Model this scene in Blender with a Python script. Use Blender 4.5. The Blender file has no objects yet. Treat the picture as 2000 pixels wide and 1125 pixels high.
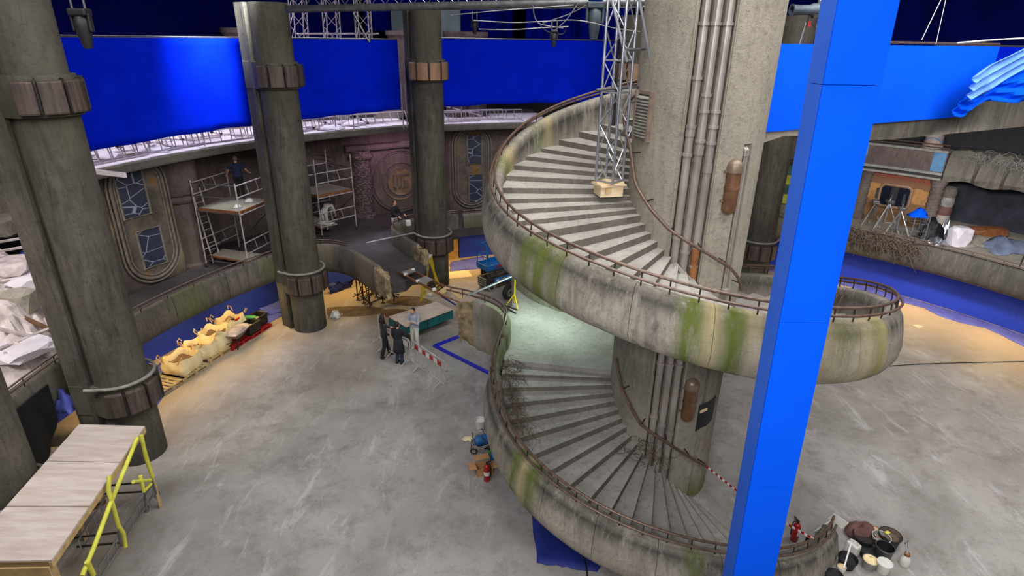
import bpy, bmesh, math, random
import numpy as np
from mathutils import Vector, Matrix
random.seed(7); RNG = np.random.default_rng(7)
sc = bpy.context.scene
COL = sc.collection
R = math.radians
# ------------------------------------------------------------ camera
CAMH, FPX, PITCH, ROLL = 11.0, 1150.0, math.atan(487/1150.0), R(0.8)
_f = Vector((0, math.cos(PITCH), -math.sin(PITCH))); _r0 = Vector((1, 0, 0)); _u0 = _r0.cross(_f)
_r = _r0*math.cos(ROLL)+_u0*math.sin(ROLL); _u = -_r0*math.sin(ROLL)+_u0*math.cos(ROLL)
cam = bpy.data.cameras.new('camera'); cam_o = bpy.data.objects.new('camera', cam); COL.objects.link(cam_o)
cam.sensor_width = 36; cam.lens = 36*FPX/2000; cam.clip_end = 200
m = Matrix.Identity(4)
for i in range(3): m[i][0] = _r[i]; m[i][1] = _u[i]; m[i][2] = -_f[i]
m.translation = (0, 0, CAMH); cam_o.matrix_world = m; sc.camera = cam_o
def gp(x, y, z=0.0):
    """world point at height z seen at photo pixel x, y (survey of the place)"""
    d = _f+_r*((x-1000)/FPX)-_u*((y-562.5)/FPX); t = (z-CAMH)/d.z
    return Vector((d.x*t, d.y*t, z))
def gy(x, y, Y):
    d = _f+_r*((x-1000)/FPX)-_u*((y-562.5)/FPX); t = Y/d.y
    return Vector((d.x*t, Y, CAMH+d.z*t))
# ------------------------------------------------------------ light
w = bpy.data.worlds.new('studio'); sc.world = w; w.use_nodes = True
w.node_tree.nodes['Background'].inputs[0].default_value = (.55, .6, .7, 1); w.node_tree.nodes['Background'].inputs[1].default_value = .1
vs = sc.view_settings; vs.view_transform = 'Standard'; vs.look = 'None'; vs.gamma = 1; vs.use_curve_mapping = False; vs.exposure = 0.0
def area(name, loc, target, size, power, col=(1, 1, 1), spread=180):
    l = bpy.data.lights.new(name, 'AREA'); l.shape = 'RECTANGLE'; l.size, l.size_y = size; l.energy = power; l.color = col; l.spread = R(spread)
    o = bpy.data.objects.new(name, l); COL.objects.link(o); o.location = loc
    o.rotation_euler = (Vector(target)-Vector(loc)).to_track_quat('-Z', 'Y').to_euler(); return o
area('overhead_rig', (5, 11, 17.4), (5, 11.5, 0), (13, 12), 3300, (1, .985, .96))
area('front_rig', (8, -5, 15.5), (4.5, 13, 4), (10, 5), 1450, (1, .99, .97))
for _a in (156, 141, 126, 108): area('gallery_rig', (4+20.6*math.cos(R(_a)), 13.2+20.6*math.sin(R(_a)), 14.5), (4+19.5*math.cos(R(_a)), 13.2+19.5*math.sin(R(_a)), 7), (4, 1.6), 210, (.86, .83, 1), 110)
area('right_rig', (16, 12, 16.5), (19, 25, 3), (6, 5), 1500, (.95, .95, 1))
area('left_rig', (-8, 5, 16), (-11, 13, 2), (5, 5), 520, (.92, .94, 1), 120)
area('side_fill', (-3, -4, 13.5), (4, 8, 6), (4, 3), 380, (.97, .98, 1), 80)
area('right_gallery_fill', (12.5, 17, 8.1), (19.5, 26, 4), (2.5, .8), 260, (.95, .95, 1), 75)  # added fill tucked below the bridge beam to brighten the right gallery
area('rubble_fill', (-15, 8, 13), (-16.5, 14, 4), (3, 3), 420, (1, .96, .94), 90)  # added fill aimed at the rubble to lift its brightness
# ------------------------------------------------------------ constants of the place
AX = Vector((4.0, 13.2, 0))
def pol(r, th, z=0.0): return Vector((AX.x+r*math.cos(R(th)), AX.y+r*math.sin(R(th)), z))
# ------------------------------------------------------------ mesh helper
ORG = {}
class MB:
    def __init__(s): s.v = []; s.f = []; s.a = {}
    def add(s, vs, fs):
        n = len(s.v); s.v += [Vector(v) for v in vs]; s.f += [[i+n for i in f] for f in fs]; return s
    def box(s, c, size, rz=0, rot=None, taper=1.0):
        x, y, z = size[0]/2, size[1]/2, size[2]/2; c = Vector(c)
        M = rot if rot is not None else Matrix.Rotation(rz, 3, 'Z')
        vs = [c+M@Vector((a*x*(taper if d > 0 else 1), b*y*(taper if d > 0 else 1), d*z)) for d in (-1, 1) for a, b in ((-1, -1), (1, -1), (1, 1), (-1, 1))]
        return s.add(vs, [(3, 2, 1, 0), (4, 5, 6, 7), (0, 1, 5, 4), (1, 2, 6, 5), (2, 3, 7, 6), (3, 0, 4, 7)])
    def bar(s, a, b, wd, ht):
        """rectangular bar from a to b"""
        a, b = Vector(a), Vector(b); d = (b-a); L = d.length; q = d.to_track_quat('X', 'Z').to_matrix()
        return s.box((a+b)/2, (L, wd, ht), rot=q)
    def tube(s, pts, r, n=8, closed=False, cap=True):
        pts = [Vector(p) for p in pts]; N = len(pts); rs = r if isinstance(r, (list, tuple)) else [r]*N
        b0 = len(s.v); up = None
        for i, p in enumerate(pts):
            t = (pts[(i+1) % N]-pts[i-1]) if closed else (pts[min(i+1, N-1)]-pts[max(i-1, 0)])
            if t.length < 1e-9: t = Vector((0, 0, 1))
            t.normalize()
            if up is None: up = Vector((0, 0, 1)) if abs(t.z) < .9 else Vector((1, 0, 0))
            x = t.cross(up).normalized() if t.cross(up).length > 1e-5 else t.orthogonal().normalized(); y = x.cross(t); up = y
            for k in range(n):
                an = 2*math.pi*k/n; s.v.append(p+(x*math.cos(an)+y*math.sin(an))*rs[i])
        for i in range(N if closed else N-1):
            for k in range(n):
                a = b0+i*n+k; b = b0+i*n+(k+1) % n; c = b0+((i+1) % N)*n+(k+1) % n; d = b0+((i+1) % N)*n+k
                s.f.append([a, b, c, d])
        if cap and not closed:
            s.f.append([b0+k for k in range(n)][::-1]); s.f.append([b0+(N-1)*n+k for k in range(n)])
        return s
    def lathe(s, prof, c=(0, 0, 0), n=16, a0=0, a1=360, M=None):
        c = Vector(c); full = abs(a1-a0) >= 359.9; m_ = n if full else n+1; b0 = len(s.v)
        for r, z in prof:
            for k in range(m_):
                a = R(a0+(a1-a0)*k/n); v = Vector((r*math.cos(a), r*math.sin(a), z)); s.v.append(c+(M@v if M is not None else v))
        for i in range(len(prof)-1):
            for k in range(n if full else n):
                k2 = (k+1) % m_ if full else k+1
                s.f.append([b0+i*m_+k, b0+i*m_+k2, b0+(i+1)*m_+k2, b0+(i+1)*m_+k])
        return s
    def prism(s, poly, z0, z1, M=None, o=(0, 0, 0)):
        o = Vector(o); n = len(poly); vs = []
        for z in (z0, z1):
            for p in poly:
                v = Vector((p[0], p[1], z)); vs.append(o+(M@v if M is not None else v))
        fs = [list(range(n))[::-1], list(range(n, 2*n))]+[[i, (i+1) % n, n+(i+1) % n, n+i] for i in range(n)]
        return s.add(vs, fs)
    def grid(s, rows, closed_u=False):
        nu = len(rows[0]); b0 = len(s.v)
        for r_ in rows: s.v += [Vector(p) for p in r_]
        for i in range(len(rows)-1):
            for k in range(nu if closed_u else nu-1):
                k2 = (k+1) % nu; s.f.append([b0+i*nu+k, b0+i*nu+k2, b0+(i+1)*nu+k2, b0+(i+1)*nu+k])
        return s
    def sweep(s, secs, cap=True):
        """secs: list of closed sections (same count)"""
        b0 = len(s.v); n = len(secs[0]); s.grid(secs, closed_u=True)
        if cap: s.f.append([b0+k for k in range(n)][::-1]); s.f.append([b0+(len(secs)-1)*n+k for k in range(n)])
        return s
    def build(s, name, mat, parent=None, smooth=False, sharp=40, tag=None, attr=None, bevel=0, kind=None):
        me = bpy.data.meshes.new(name)
        org = ORG.get(parent.name, Vector((0, 0, 0))) if parent is not None else None
        if parent is None:
            if s.v:
                A = np.array([tuple(v) for v in s.v]); lo, hi = A.min(0), A.max(0); org = Vector(((lo[0]+hi[0])/2, (lo[1]+hi[1])/2, lo[2]))
            else: org = Vector((0, 0, 0))
        me.from_pydata([tuple(v-org) for v in s.v], [], s.f); 
        bm = bmesh.new(); bm.from_mesh(me); bmesh.ops.recalc_face_normals(bm, faces=bm.faces); bm.to_mesh(me); bm.free()
        if attr:
            for an, fn in attr.items():
                at = me.attributes.new(an, 'FLOAT', 'POINT'); at.data.foreach_set('value', [float(fn(v)) for v in s.v])
        if smooth:
            me.polygons.foreach_set('use_smooth', [True]*len(me.polygons)); me.set_sharp_from_angle(angle=R(sharp))
        me.materials.append(M_[mat] if isinstance(mat, str) else mat)
        o = bpy.data.objects.new(name, me); COL.objects.link(o)
        if parent is not None: o.parent = parent; ORG[o.name] = org
        else: o.location = org; ORG[o.name] = org
        if bevel:
            b = o.modifiers.new('bevel', 'BEVEL'); b.width = bevel; b.segments = 2; b.limit_method = 'ANGLE'
        if kind: o['kind'] = kind
        if tag: settag(o, *tag)
        return o
def settag(o, label=None, cat=None, group=None):
    if label: o['label'] = label
    if cat: o['category'] = cat
    if group: o['group'] = group
    return o
def thing(name, label, cat, loc=(0, 0, 0), rz=0, group=None, world=True):
    """an Empty at the thing's base; parts are given in world space (world) or in its own space"""
    o = bpy.data.objects.new(name, None); COL.objects.link(o); o.location = loc; o.rotation_euler = (0, 0, rz); o.empty_display_size = .2
    ORG[o.name] = Vector(loc) if world else Vector((0, 0, 0)); return settag(o, label, cat, group)
def dup(root, loc, rz=0, label=None, parent=None):
    r = root.copy(); COL.objects.link(r); r.location = loc; r.rotation_euler = (0, 0, rz)
    if label: r['label'] = label
    if parent: r.parent = parent
    for ch in list(root.children):
        c = ch.copy(); COL.objects.link(c); c.parent = r
        for g in ch.children:
            d = g.copy(); COL.objects.link(d); d.parent = c
    return r
def struct(o): o['kind'] = 'structure'; return o
def inst(src, name, parent, loc, rz=0, rot=None):
    o = bpy.data.objects.new(name, src.data); COL.objects.link(o); o.parent = parent; o.location = loc; o.rotation_euler = rot or (0, 0, rz); return o
# ------------------------------------------------------------ materials
M_ = {}
def srgb(*c): return tuple((x/255/12.92 if x/255 <= .04045 else ((x/255+.055)/1.055)**2.4) for x in c)+(1,)
def _new(name):
    m = bpy.data.materials.new(name); m.use_nodes = True; nt = m.node_tree; b = nt.nodes['Principled BSDF']; M_[name] = m
    tc = nt.nodes.new('ShaderNodeTexCoord'); return m, nt, b, tc
def _noise(nt, tc, scale, detail=4, vec=None, rough=.6, dist=0.0, co='Object'):
    mp = nt.nodes.new('ShaderNodeMapping'); nt.links.new(tc.outputs[co], mp.inputs[0])
    if vec: mp.inputs['Scale'].default_value = vec
    n = nt.nodes.new('ShaderNodeTexNoise'); n.inputs['Scale'].default_value = scale; n.inputs['Detail'].default_value = detail; n.inputs['Roughness'].default_value = rough; n.inputs['Distortion'].default_value = dist
    nt.links.new(mp.outputs[0], n.inputs['Vector']); return n.outputs['Fac']
def _ramp(nt, src, stops):
    r = nt.nodes.new('ShaderNodeValToRGB'); e = r.color_ramp.elements
    while len(e) < len(stops): e.new(.5)
    for el, (p, c) in zip(e, stops): el.position = p; el.color = c if len(c) == 4 else tuple(c)+(1,)
    nt.links.new(src, r.inputs[0]); return r.outputs[0]
def _mix(nt, fac, a, b, mode='MIX'):
    x = nt.nodes.new('ShaderNodeMix'); x.data_type = 'RGBA'; x.blend_type = mode
    for s_, v in ((x.inputs[0], fac), (x.inputs[6], a), (x.inputs[7], b)):
        if hasattr(v, 'links') or hasattr(v, 'is_linked'): nt.links.new(v, s_)
        else: s_.default_value = v
    return x.outputs[2]
def _math(nt, op, a, b=None):
    x = nt.nodes.new('ShaderNodeMath'); x.operation = op; x.use_clamp = op in ('MULTIPLY', 'ADD')
    for i, v in enumerate((a, b)):
        if v is None: continue
        if hasattr(v, 'is_linked'): nt.links.new(v, x.inputs[i])
        else: x.inputs[i].default_value = v
    return x.outputs[0]
def _bump(nt, b, h, strength, dist=.02):
    bp = nt.nodes.new('ShaderNodeBump'); bp.inputs['Strength'].default_value = strength; bp.inputs['Distance'].default_value = dist
    nt.links.new(h, bp.inputs['Height']); nt.links.new(bp.outputs[0], b.inputs['Normal'])
def plain(name, c1, c2=None, scale=6, rough=.7, metal=0, bump=.15, vec=None, co='Object', spec=.5):
    m, nt, b, tc = _new(name); c2 = c2 or tuple(int(x*.75) for x in c1)
    n = _noise(nt, tc, scale, 5, vec, co=co); nt.links.new(_ramp(nt, n, [(.3, srgb(*c2)), (.68, srgb(*c1))]), b.inputs['Base Color'])
    b.inputs['Roughness'].default_value = rough; b.inputs['Metallic'].default_value = metal; b.inputs['Specular IOR Level'].default_value = spec
    if bump: _bump(nt, b, _noise(nt, tc, scale*6, 3, vec, co=co), bump, .01)
    return m
def concrete(name, c_hi, c_mid, c_lo, streak=.55, bump=.5, stains=True, rust=None):
    m, nt, b, tc = _new(name)
    n1 = _noise(nt, tc, .9, 6); n2 = _noise(nt, tc, 9, 6, rough=.7); ns = _noise(nt, tc, 1.0, 7, (4.2, 4.2, .55), .75, 1.0); nf = _noise(nt, tc, 34, 4, rough=.75)
    base = _ramp(nt, n1, [(.3, srgb(*c_mid)), (.7, srgb(*c_hi))])
    base = _mix(nt, _math(nt, 'MULTIPLY', _ramp(nt, ns, [(.43, (0, 0, 0, 1)), (.66, (streak, streak, streak, 1))]), _ramp(nt, _noise(nt, tc, .6, 3, rough=.5), [(.35, (.25, .25, .25, 1)), (.6, (1, 1, 1, 1))])), base, srgb(*c_lo))
    base = _mix(nt, _ramp(nt, n2, [(.52, (0, 0, 0, 1)), (.78, (.6, .6, .6, 1))]), base, srgb(*[int(x*.62) for x in c_lo]))
    base = _mix(nt, _ramp(nt, nf, [(.6, (0, 0, 0, 1)), (.72, (.5, .5, .5, 1))]), base, srgb(*[int(x*.5) for x in c_lo]))
    if stains:
        for an, cc in (('grime', (52, 50, 46)), ('pale', (176, 160, 116)), ('moss', (88, 98, 32))):
            at = nt.nodes.new('ShaderNodeAttribute'); at.attribute_name = an
            nn = _noise(nt, tc, 1.3, 5, (4, 4, .7), .7); k = _ramp(nt, nn, [(.22, (0, 0, 0, 1)), (.5, (1, 1, 1, 1))])
            base = _mix(nt, _math(nt, 'MULTIPLY', at.outputs['Fac'], k), base, srgb(*cc))
    nt.links.new(base, b.inputs['Base Color']); b.inputs['Roughness'].default_value = .85; b.inputs['Specular IOR Level'].default_value = .25
    _bump(nt, b, _math(nt, 'ADD', _math(nt, 'MULTIPLY', n2, .6), _math(nt, 'MULTIPLY', nf, .4)), bump, .045); return m
concrete('stair_concrete', (176, 167, 154), (142, 134, 122), (84, 79, 73), streak=.75, bump=.7)
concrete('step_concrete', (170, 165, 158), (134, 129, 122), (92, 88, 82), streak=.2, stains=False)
concrete('step_riser_shaded', (118, 111, 102), (96, 90, 82), (70, 65, 59), streak=.5, stains=False)  # dirty brown, and darker than the treads with riser shade put into the colour
concrete('shaft_concrete', (166, 158, 143), (142, 134, 120), (98, 92, 82), streak=.4, bump=1.0)
concrete('column_concrete', (106, 100, 90), (78, 74, 66), (48, 45, 41), streak=.85)
concrete('gallery_concrete', (124, 116, 106), (94, 88, 80), (58, 54, 50), streak=.7)
concrete('wall_plaster', (128, 112, 106), (96, 82, 78), (62, 53, 52), streak=.6)
concrete('gallery_floor_dark', (84, 78, 78), (60, 56, 56), (38, 35, 36), streak=.2, stains=False)
concrete('canopy_concrete', (176, 168, 152), (140, 132, 118), (96, 90, 80), streak=.3, stains=False)
concrete('canopy_dark', (120, 113, 102), (94, 88, 80), (66, 62, 56), streak=.3, stains=False)
plain('seam_dark', (92, 86, 76), rough=.9)
plain('rail_brown', (112, 88, 74), (76, 60, 52), 9, .45, .3)
plain('rail_steel_dark', (60, 52, 48), (38, 34, 32), 9, .5, .5)
plain('pipe_brown', (178, 168, 160), (140, 130, 122), 3, .36, .45, vec=(1, 1, .4))
plain('pipe_rust', (158, 104, 60), (116, 74, 44), 4, .55, .2)
plain('collar_brown', (98, 82, 74), (54, 45, 41), 2.2, .6, .1, vec=(5, 5, .5))
plain('collar_tan', (166, 128, 98), (118, 90, 68), 2.2, .6, .1, vec=(5, 5, .5))
plain('collar_edge', (40, 36, 33), (26, 24, 22), 6, .6)
plain('ring_grey', (150, 146, 138), (110, 106, 98), 5, .55)
plain('vent_tan', (140, 120, 104), (104, 86, 74), 6, .6)
plain('lamp_copper', (134, 98, 72), (92, 64, 48), 3, .36, .4)
plain('lamp_cap', (134, 116, 98), (104, 86, 72), 4, .42, .35)
plain('aluminium', (196, 198, 204), (160, 162, 170), 4, .32, .85, .04)
plain('steel_grey', (128, 128, 130), (92, 92, 94), 6, .4, .7)
plain('scaffold_steel', (206, 196, 196), (164, 152, 150), 5, .5, .3)
plain('dark_steel', (66, 58, 50), (42, 36, 32), 7, .6, .4)
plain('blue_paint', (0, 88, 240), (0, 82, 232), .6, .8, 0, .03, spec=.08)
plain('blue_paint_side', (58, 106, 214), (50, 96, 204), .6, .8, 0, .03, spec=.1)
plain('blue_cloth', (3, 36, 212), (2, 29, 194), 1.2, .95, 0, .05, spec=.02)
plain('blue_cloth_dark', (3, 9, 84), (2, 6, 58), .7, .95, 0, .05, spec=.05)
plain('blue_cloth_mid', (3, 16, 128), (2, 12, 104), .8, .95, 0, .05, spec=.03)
plain('grey_cloth', (96, 108, 108), (70, 80, 82), .6, .95, 0, .05)
plain('blue_wall', (36, 66, 190), (28, 54, 172), .8, .8, 0, .03)
plain('blue_groundcloth', (92, 100, 186), (70, 80, 168), 1.5, .85, 0, .2)
plain('blue_tarp', (18, 40, 128), (12, 28, 100), 1.5, .7, 0, .1)
plain('studio_navy', (10, 16, 62), (4, 6, 26), .25, .95, 0, 0, spec=.05)
plain('black', (26, 26, 28), (16, 16, 18), 6, .6)
plain('black_rubber', (34, 34, 36), (22, 22, 24), 8, .75)
plain('white_plastic', (224, 222, 216), (200, 196, 188), 4, .4)
plain('white_board', (226, 218, 222), (196, 186, 192), 1.5, .7)
plain('plywood', (214, 200, 190), (188, 168, 154), 1.4, .65, 0, .05, vec=(1, 6, 1))
plain('timber', (206, 176, 122), (172, 138, 92), 2, .7, vec=(1, 5, 1))
plain('timber_dark', (120, 86, 52), (84, 58, 36), 2, .75)
plain('pallet_wood', (196, 178, 132), (150, 128, 88), 3, .8)
plain('red_paint', (176, 26, 28), (138, 18, 20), 4, .4)
plain('teal_vinyl', (14, 104, 108), (8, 80, 84), 3, .4)
plain('blue_machine', (20, 108, 176), (14, 84, 146), 4, .45)
plain('yellow_foam', (218, 216, 84), (194, 190, 62), 5, .75)
plain('yellow_paint', (224, 196, 40), (190, 160, 28), 5, .45)
plain('sack_cream', (238, 222, 178), (212, 190, 142), 3, .9, 0, .3)
plain('sand', (132, 108, 76), (92, 72, 50), 3, 1.0, 0, .6)
plain('glass_dark', (30, 34, 48), (18, 20, 30), 1.5, .18)
plain('rust_metal', (142, 84, 42), (96, 58, 34), 4, .7)
plain('window_frame', (132, 122, 110), (96, 88, 80), 5, .7)
plain('wood_block', (226, 204, 168), (200, 172, 132), 2, .7)
plain('vine', (104, 88, 74), (66, 55, 47), 9, .95)
plain('rock_pale', (216, 202, 198), (128, 114, 110), 1.6, .9, 0, .6)
plain('cable_black', (24, 24, 26), rough=.6)
plain('skin', (214, 160, 132), (196, 140, 112), 6, .55, 0, .02)
plain('hair_dark', (36, 28, 26), (22, 17, 16), 30, .6)
plain('hair_grey', (120, 108, 98), (88, 78, 70), 30, .7)
# ------------------------------------------------------------ structure
def floor_material():
    m, nt, b, tc = _new('floor_concrete')
    n1 = _noise(nt, tc, .22, 7, rough=.65, dist=.6); n2 = _noise(nt, tc, 1.1, 9, rough=.78, dist=.25); n3 = _noise(nt, tc, 7, 8, rough=.8); sw = _noise(nt, tc, 1.6, 7, (1.0, .3, 1), .75, .6)
    c = _ramp(nt, n1, [(.3, srgb(126, 121, 116)), (.52, srgb(152, 147, 142)), (.72, srgb(174, 169, 163))])
    c = _mix(nt, _ramp(nt, n2, [(.48, (0, 0, 0, 1)), (.68, (.7, .7, .7, 1))]), c, srgb(110, 104, 98))
    c = _mix(nt, _ramp(nt, sw, [(.55, (0, 0, 0, 1)), (.66, (.4, .4, .4, 1))]), c, srgb(200, 197, 194))
    c = _mix(nt, _ramp(nt, n3, [(.56, (0, 0, 0, 1)), (.7, (.55, .55, .55, 1))]), c, srgb(92, 87, 82))
    # dust of sand swept in from the foot of the gallery
    sx = nt.nodes.new('ShaderNodeVectorMath'); sx.operation = 'DISTANCE'; sx.inputs[1].default_value = (4, 13.2, 0)
    flat = nt.nodes.new('ShaderNodeMapping'); flat.inputs['Scale'].default_value = (1, 1, 0); nt.links.new(tc.outputs['Object'], flat.inputs[0]); nt.links.new(flat.outputs[0], sx.inputs[0])
    dist = _math(nt, 'ADD', _math(nt, 'DIVIDE', sx.outputs['Value'], 40), 0); dist.node.use_clamp = False
    k = _math(nt, 'ADD', dist, _math(nt, 'MULTIPLY', _math(nt, 'SUBTRACT', n2, .5), .22)); k.node.use_clamp = False
    c = _mix(nt, _ramp(nt, k, [(.33, (0, 0, 0, 1)), (.42, (.7, .7, .7, 1))]), c, srgb(178, 156, 122))
    nt.links.new(c, b.inputs['Base Color']); nt.links.new(_ramp(nt, n2, [(.3, (.42, .42, .42, 1)), (.7, (.7, .7, .7, 1))]), b.inputs['Roughness'])
    b.inputs['Specular IOR Level'].default_value = .35
    _bump(nt, b, n3, .12, .01)
floor_material()
fl = MB().grid([[(x, y, 0) for x in np.linspace(-24, 32, 29)] for y in np.linspace(-14.8, 41.2, 29)]).build('floor', 'floor_concrete')
fl.data.transform(Matrix.Translation(fl.location)); fl.location = (0, 0, 0); struct(fl)
# studio shell: navy drapes all round and a dark grid ceiling
rows = [[pol(27.5, th, z) for th in np.linspace(0, 360, 145)] for z in (0, 6, 12, 18)]
rows = [[p+(p-Vector((AX.x, AX.y, p.z))).normalized()*(.18*math.sin(i*2.4)) for i, p in enumerate(r_)] for r_ in rows]
struct(MB().grid(rows).build('wall_studio', 'studio_navy', smooth=True))
struct(MB().grid([[(x, y, 18) for x in (-24, 32)] for y in (-15, 41.5)]).build('ceiling', 'black'))
# ---- sweeping a wall section along a path
def smooth_path(pts, n=8):
    pts = [Vector(p) for p in pts]; out = []
    for i in range(len(pts)-1):
        p0, p1, p2, p3 = pts[max(i-1, 0)], pts[i], pts[i+1], pts[min(i+2, len(pts)-1)]
        for k in range(n):
            t = k/n; out.append(.5*((2*p1)+(p2-p0)*t+(2*p0-5*p1+4*p2-p3)*t*t+(3*p1-p0-3*p2+p3)*t**3))
    out.append(pts[-1]); return out
def normals(path, side=1):
    out = []
    for i in range(len(path)):
        t = path[min(i+1, len(path)-1)]-path[max(i-1, 0)]; n = Vector((t.y, -t.x, 0)).normalized()*side; out.append(n)
    return out
def sections(path, prof, side=1):
    return [[p+n*o+Vector((0, 0, dz)) for o, dz in prof] for p, n in zip(path, normals(path, side))]
def resample(path, step):
    d = [0]
    for a, b in zip(path, path[1:]): d.append(d[-1]+(b-a).length)
    n = max(2, int(round(d[-1]/step))+1); out = []
    for s_ in np.linspace(0, d[-1], n):
        i = min(max(np.searchsorted(d, s_)-1, 0), len(path)-2); t = (s_-d[i])/max(d[i+1]-d[i], 1e-9); out.append(path[i].lerp(path[i+1], t))
    return out
def parapet(th, path, prof, side, panel, mat, rails=True, attr=None, rail_mat='rail_brown', gap=.012):
    """wall built of panels with open joints, on a path; adds two rails on short posts"""
    path = resample(path, .12); per = max(2, int(round(panel/.12))); i = 0
    core = [(o*.9-.02 if o > 0 else o*.9+.02, dz-.03 if dz > -.1 else dz+.03) for o, dz in prof]
    MB().sweep(sections(path, core, side)).build('wall_core', 'seam_dark', th)
    while i < len(path)-1:
        j = min(i+per, len(path)-1)
        if len(path)-1-j < per*.4: j = len(path)-1
        seg = [p.copy() for p in path[i:j+1]]; seg[0] = seg[0].lerp(seg[1], gap/.12); seg[-1] = seg[-1].lerp(seg[-2], gap/.12)
        secs = sections(seg, prof, side); e = .02
        MB().sweep(secs).build('wall_panel', mat, th, smooth=True, sharp=50, attr=attr); i = j
    if rails:
        n = normals(path, side)
        for o, dz in ((.02, .2), (.06, .1)):
            MB().tube([p+k*o+Vector((0, 0, dz)) for p, k in zip(path, n)], .024, 8).build('rail', rail_mat, th, smooth=True)
        pm = MB()
        for q in range(3, len(path), 9):
            p, k = path[q], n[q]; MB().tube([p+k*.02-Vector((0, 0, .03)), p+k*.02+Vector((0, 0, .2))], .014, 6).build('rail_post', 'rail_steel_dark', th)
# ------------------------------------------------------------ central column
def notch_poly(r, notches, n=96):
    """circle with channels cut in: notches = (a0, a1, depth)"""
    pts = []
    angs = sorted(set([i*360/n for i in range(n)]+[a for t in notches for a in (t[0]-.01, t[0]+.01, t[1]-.01, t[1]+.01)]))
    for a in angs:
        rr = r
        for a0, a1, dp in notches:
            if a0 < a < a1: rr = r-dp
        pts.append((AX.x+rr*math.cos(R(a)), AX.y+rr*math.sin(R(a))))
    return pts
cc = thing('central_column', 'thick pale concrete column at the heart of the spiral stair, with recessed pipes', 'column', (AX.x, AX.y, 0))
def col_attr_moss(v):
    return max(0, 1-v.z/.9)*.8
A0 = {'moss': col_attr_moss, 'grime': lambda v: .55*max(0, 1-abs(v.z-4.2)/3) if v.z < 6 else 0.0, 'pale': lambda v: 0}
zs = [0, .4, .9, 1.6, 2.4, 3.2, 4, 5, 6, 7, 8, 9, 10, 11, 12, 13.5]
poly = notch_poly(1.38, [(243, 270.5, .2)])
MB().sweep([[(x, y, z) for x, y in poly] for z in [9.12, 10, 11, 12, 13.5]]).build('shaft_head', 'shaft_concrete', cc, smooth=True, sharp=25, attr=A0)
poly = notch_poly(1.38, [(243, 270.5, .2), (295.5, 306, .1)])
MB().sweep([[(x, y, z) for x, y in poly] for z in zs[:12]+[9.118]]).build('shaft', 'shaft_concrete', cc, smooth=True, sharp=25, attr=A0)
# shallow pilaster strips beside the channel
for a in (241.6, 272): MB().sweep([[pol(1.385, a-.5, z), pol(1.41, a-.5, z), pol(1.41, a+.5, z), pol(1.385, a+.5, z)] for z in (0, 13.4)]).build('channel_edge', 'shaft_concrete', cc)
for k, a in enumerate((247.5, 256.5, 265.5)):
    p = pol(1.33, a); pp = MB().tube([p, p+Vector((0, 0, 13.4))], .085, 14).build('pipe', 'pipe_brown', cc, smooth=True)
    for z in (1.3+.25*k, 2.6-.2*k, 4.1, 7.15-.3*k, 8.9+.28*k, 9.15+.3*((k+1) % 3), 10.35-.3*k, 11.3):
        MB().lathe([(.087, -.03), (.105, -.03), (.105, .03), (.087, .03)], p+Vector((0, 0, z)), 14).build('pipe_bracket', 'pipe_brown', pp, smooth=True)
    for z in (9.35-.35*k,): MB().lathe([(.087, -.09), (.098, -.09), (.098, .09), (.087, .09)], p+Vector((0, 0, z)), 14).build('pipe_coupling', 'pipe_brown', pp, smooth=True)
p = pol(1.35, 265.5); MB().tube([p+Vector((0, 0, 6.2)), p+Vector((0, 0, 6.95))], .088, 14).build('rusted_pipe_foot', 'pipe_rust', cc, smooth=True)
for a in (298.6, 301.2):
    p = pol(1.37, a); q = pol(1.31, a); zt = 9.0
    pp = MB().tube([p+Vector((0, 0, 5.95)), p+Vector((0, 0, zt-.08)), p+Vector((0, 0, zt)), q+Vector((0, 0, zt+.05)), q+Vector((0, 0, zt+.06))], .03, 10).build('conduit', 'pipe_brown', cc, smooth=True)
    MB().tube([p+Vector((0, 0, zt-.12)), p+Vector((0, 0, zt))], .042, 10).build('conduit_elbow', 'ring_grey', pp, smooth=True)
    for z in (6.7, 8.0): MB().tube([p+Vector((0, 0, z)), p+Vector((0, 0, z+.03))], .04, 10).build('conduit_clip', 'pipe_brown', pp)
MB().box(pol(1.36, 300)+Vector((0, 0, 5.93)), (.22, .16, .1), R(300)).build('conduit_foot', 'shaft_concrete', cc)
def capsule_lamp(a, z0, z1):
    r = .15; c = pol(1.42, a); pr = []
    body = MB().lathe([(r*math.cos(R(t)), z0+r+r*math.sin(R(t))) for t in range(-90, 1, 15)]+[(r, (z0+z1)/2-.04), (r+.012, (z0+z1)/2-.04), (r+.012, (z0+z1)/2+.02), (r, (z0+z1)/2+.02), (r, z1-r-.1)], c, 20).build('lamp_capsule', 'lamp_copper', cc, smooth=True)
    MB().lathe([(r+.014, z1-r-.12), (r+.014, z1-r-.05)]+[((r+.008)*math.cos(R(t)), z1-r+r*math.sin(R(t))) for t in range(0, 91, 15)], c, 20).build('lamp_cap', 'lamp_cap', body, smooth=True)
    for z in (z0+.3, z1-.25): MB().tube([pol(1.3, a-7, z), pol(1.43, a-7.5, z)], .03, 8).build('lamp_bolt', 'lamp_cap', body)
capsule_lamp(288, 7.7, 8.85); capsule_lamp(279.5, 2.6, 3.78)
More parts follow.
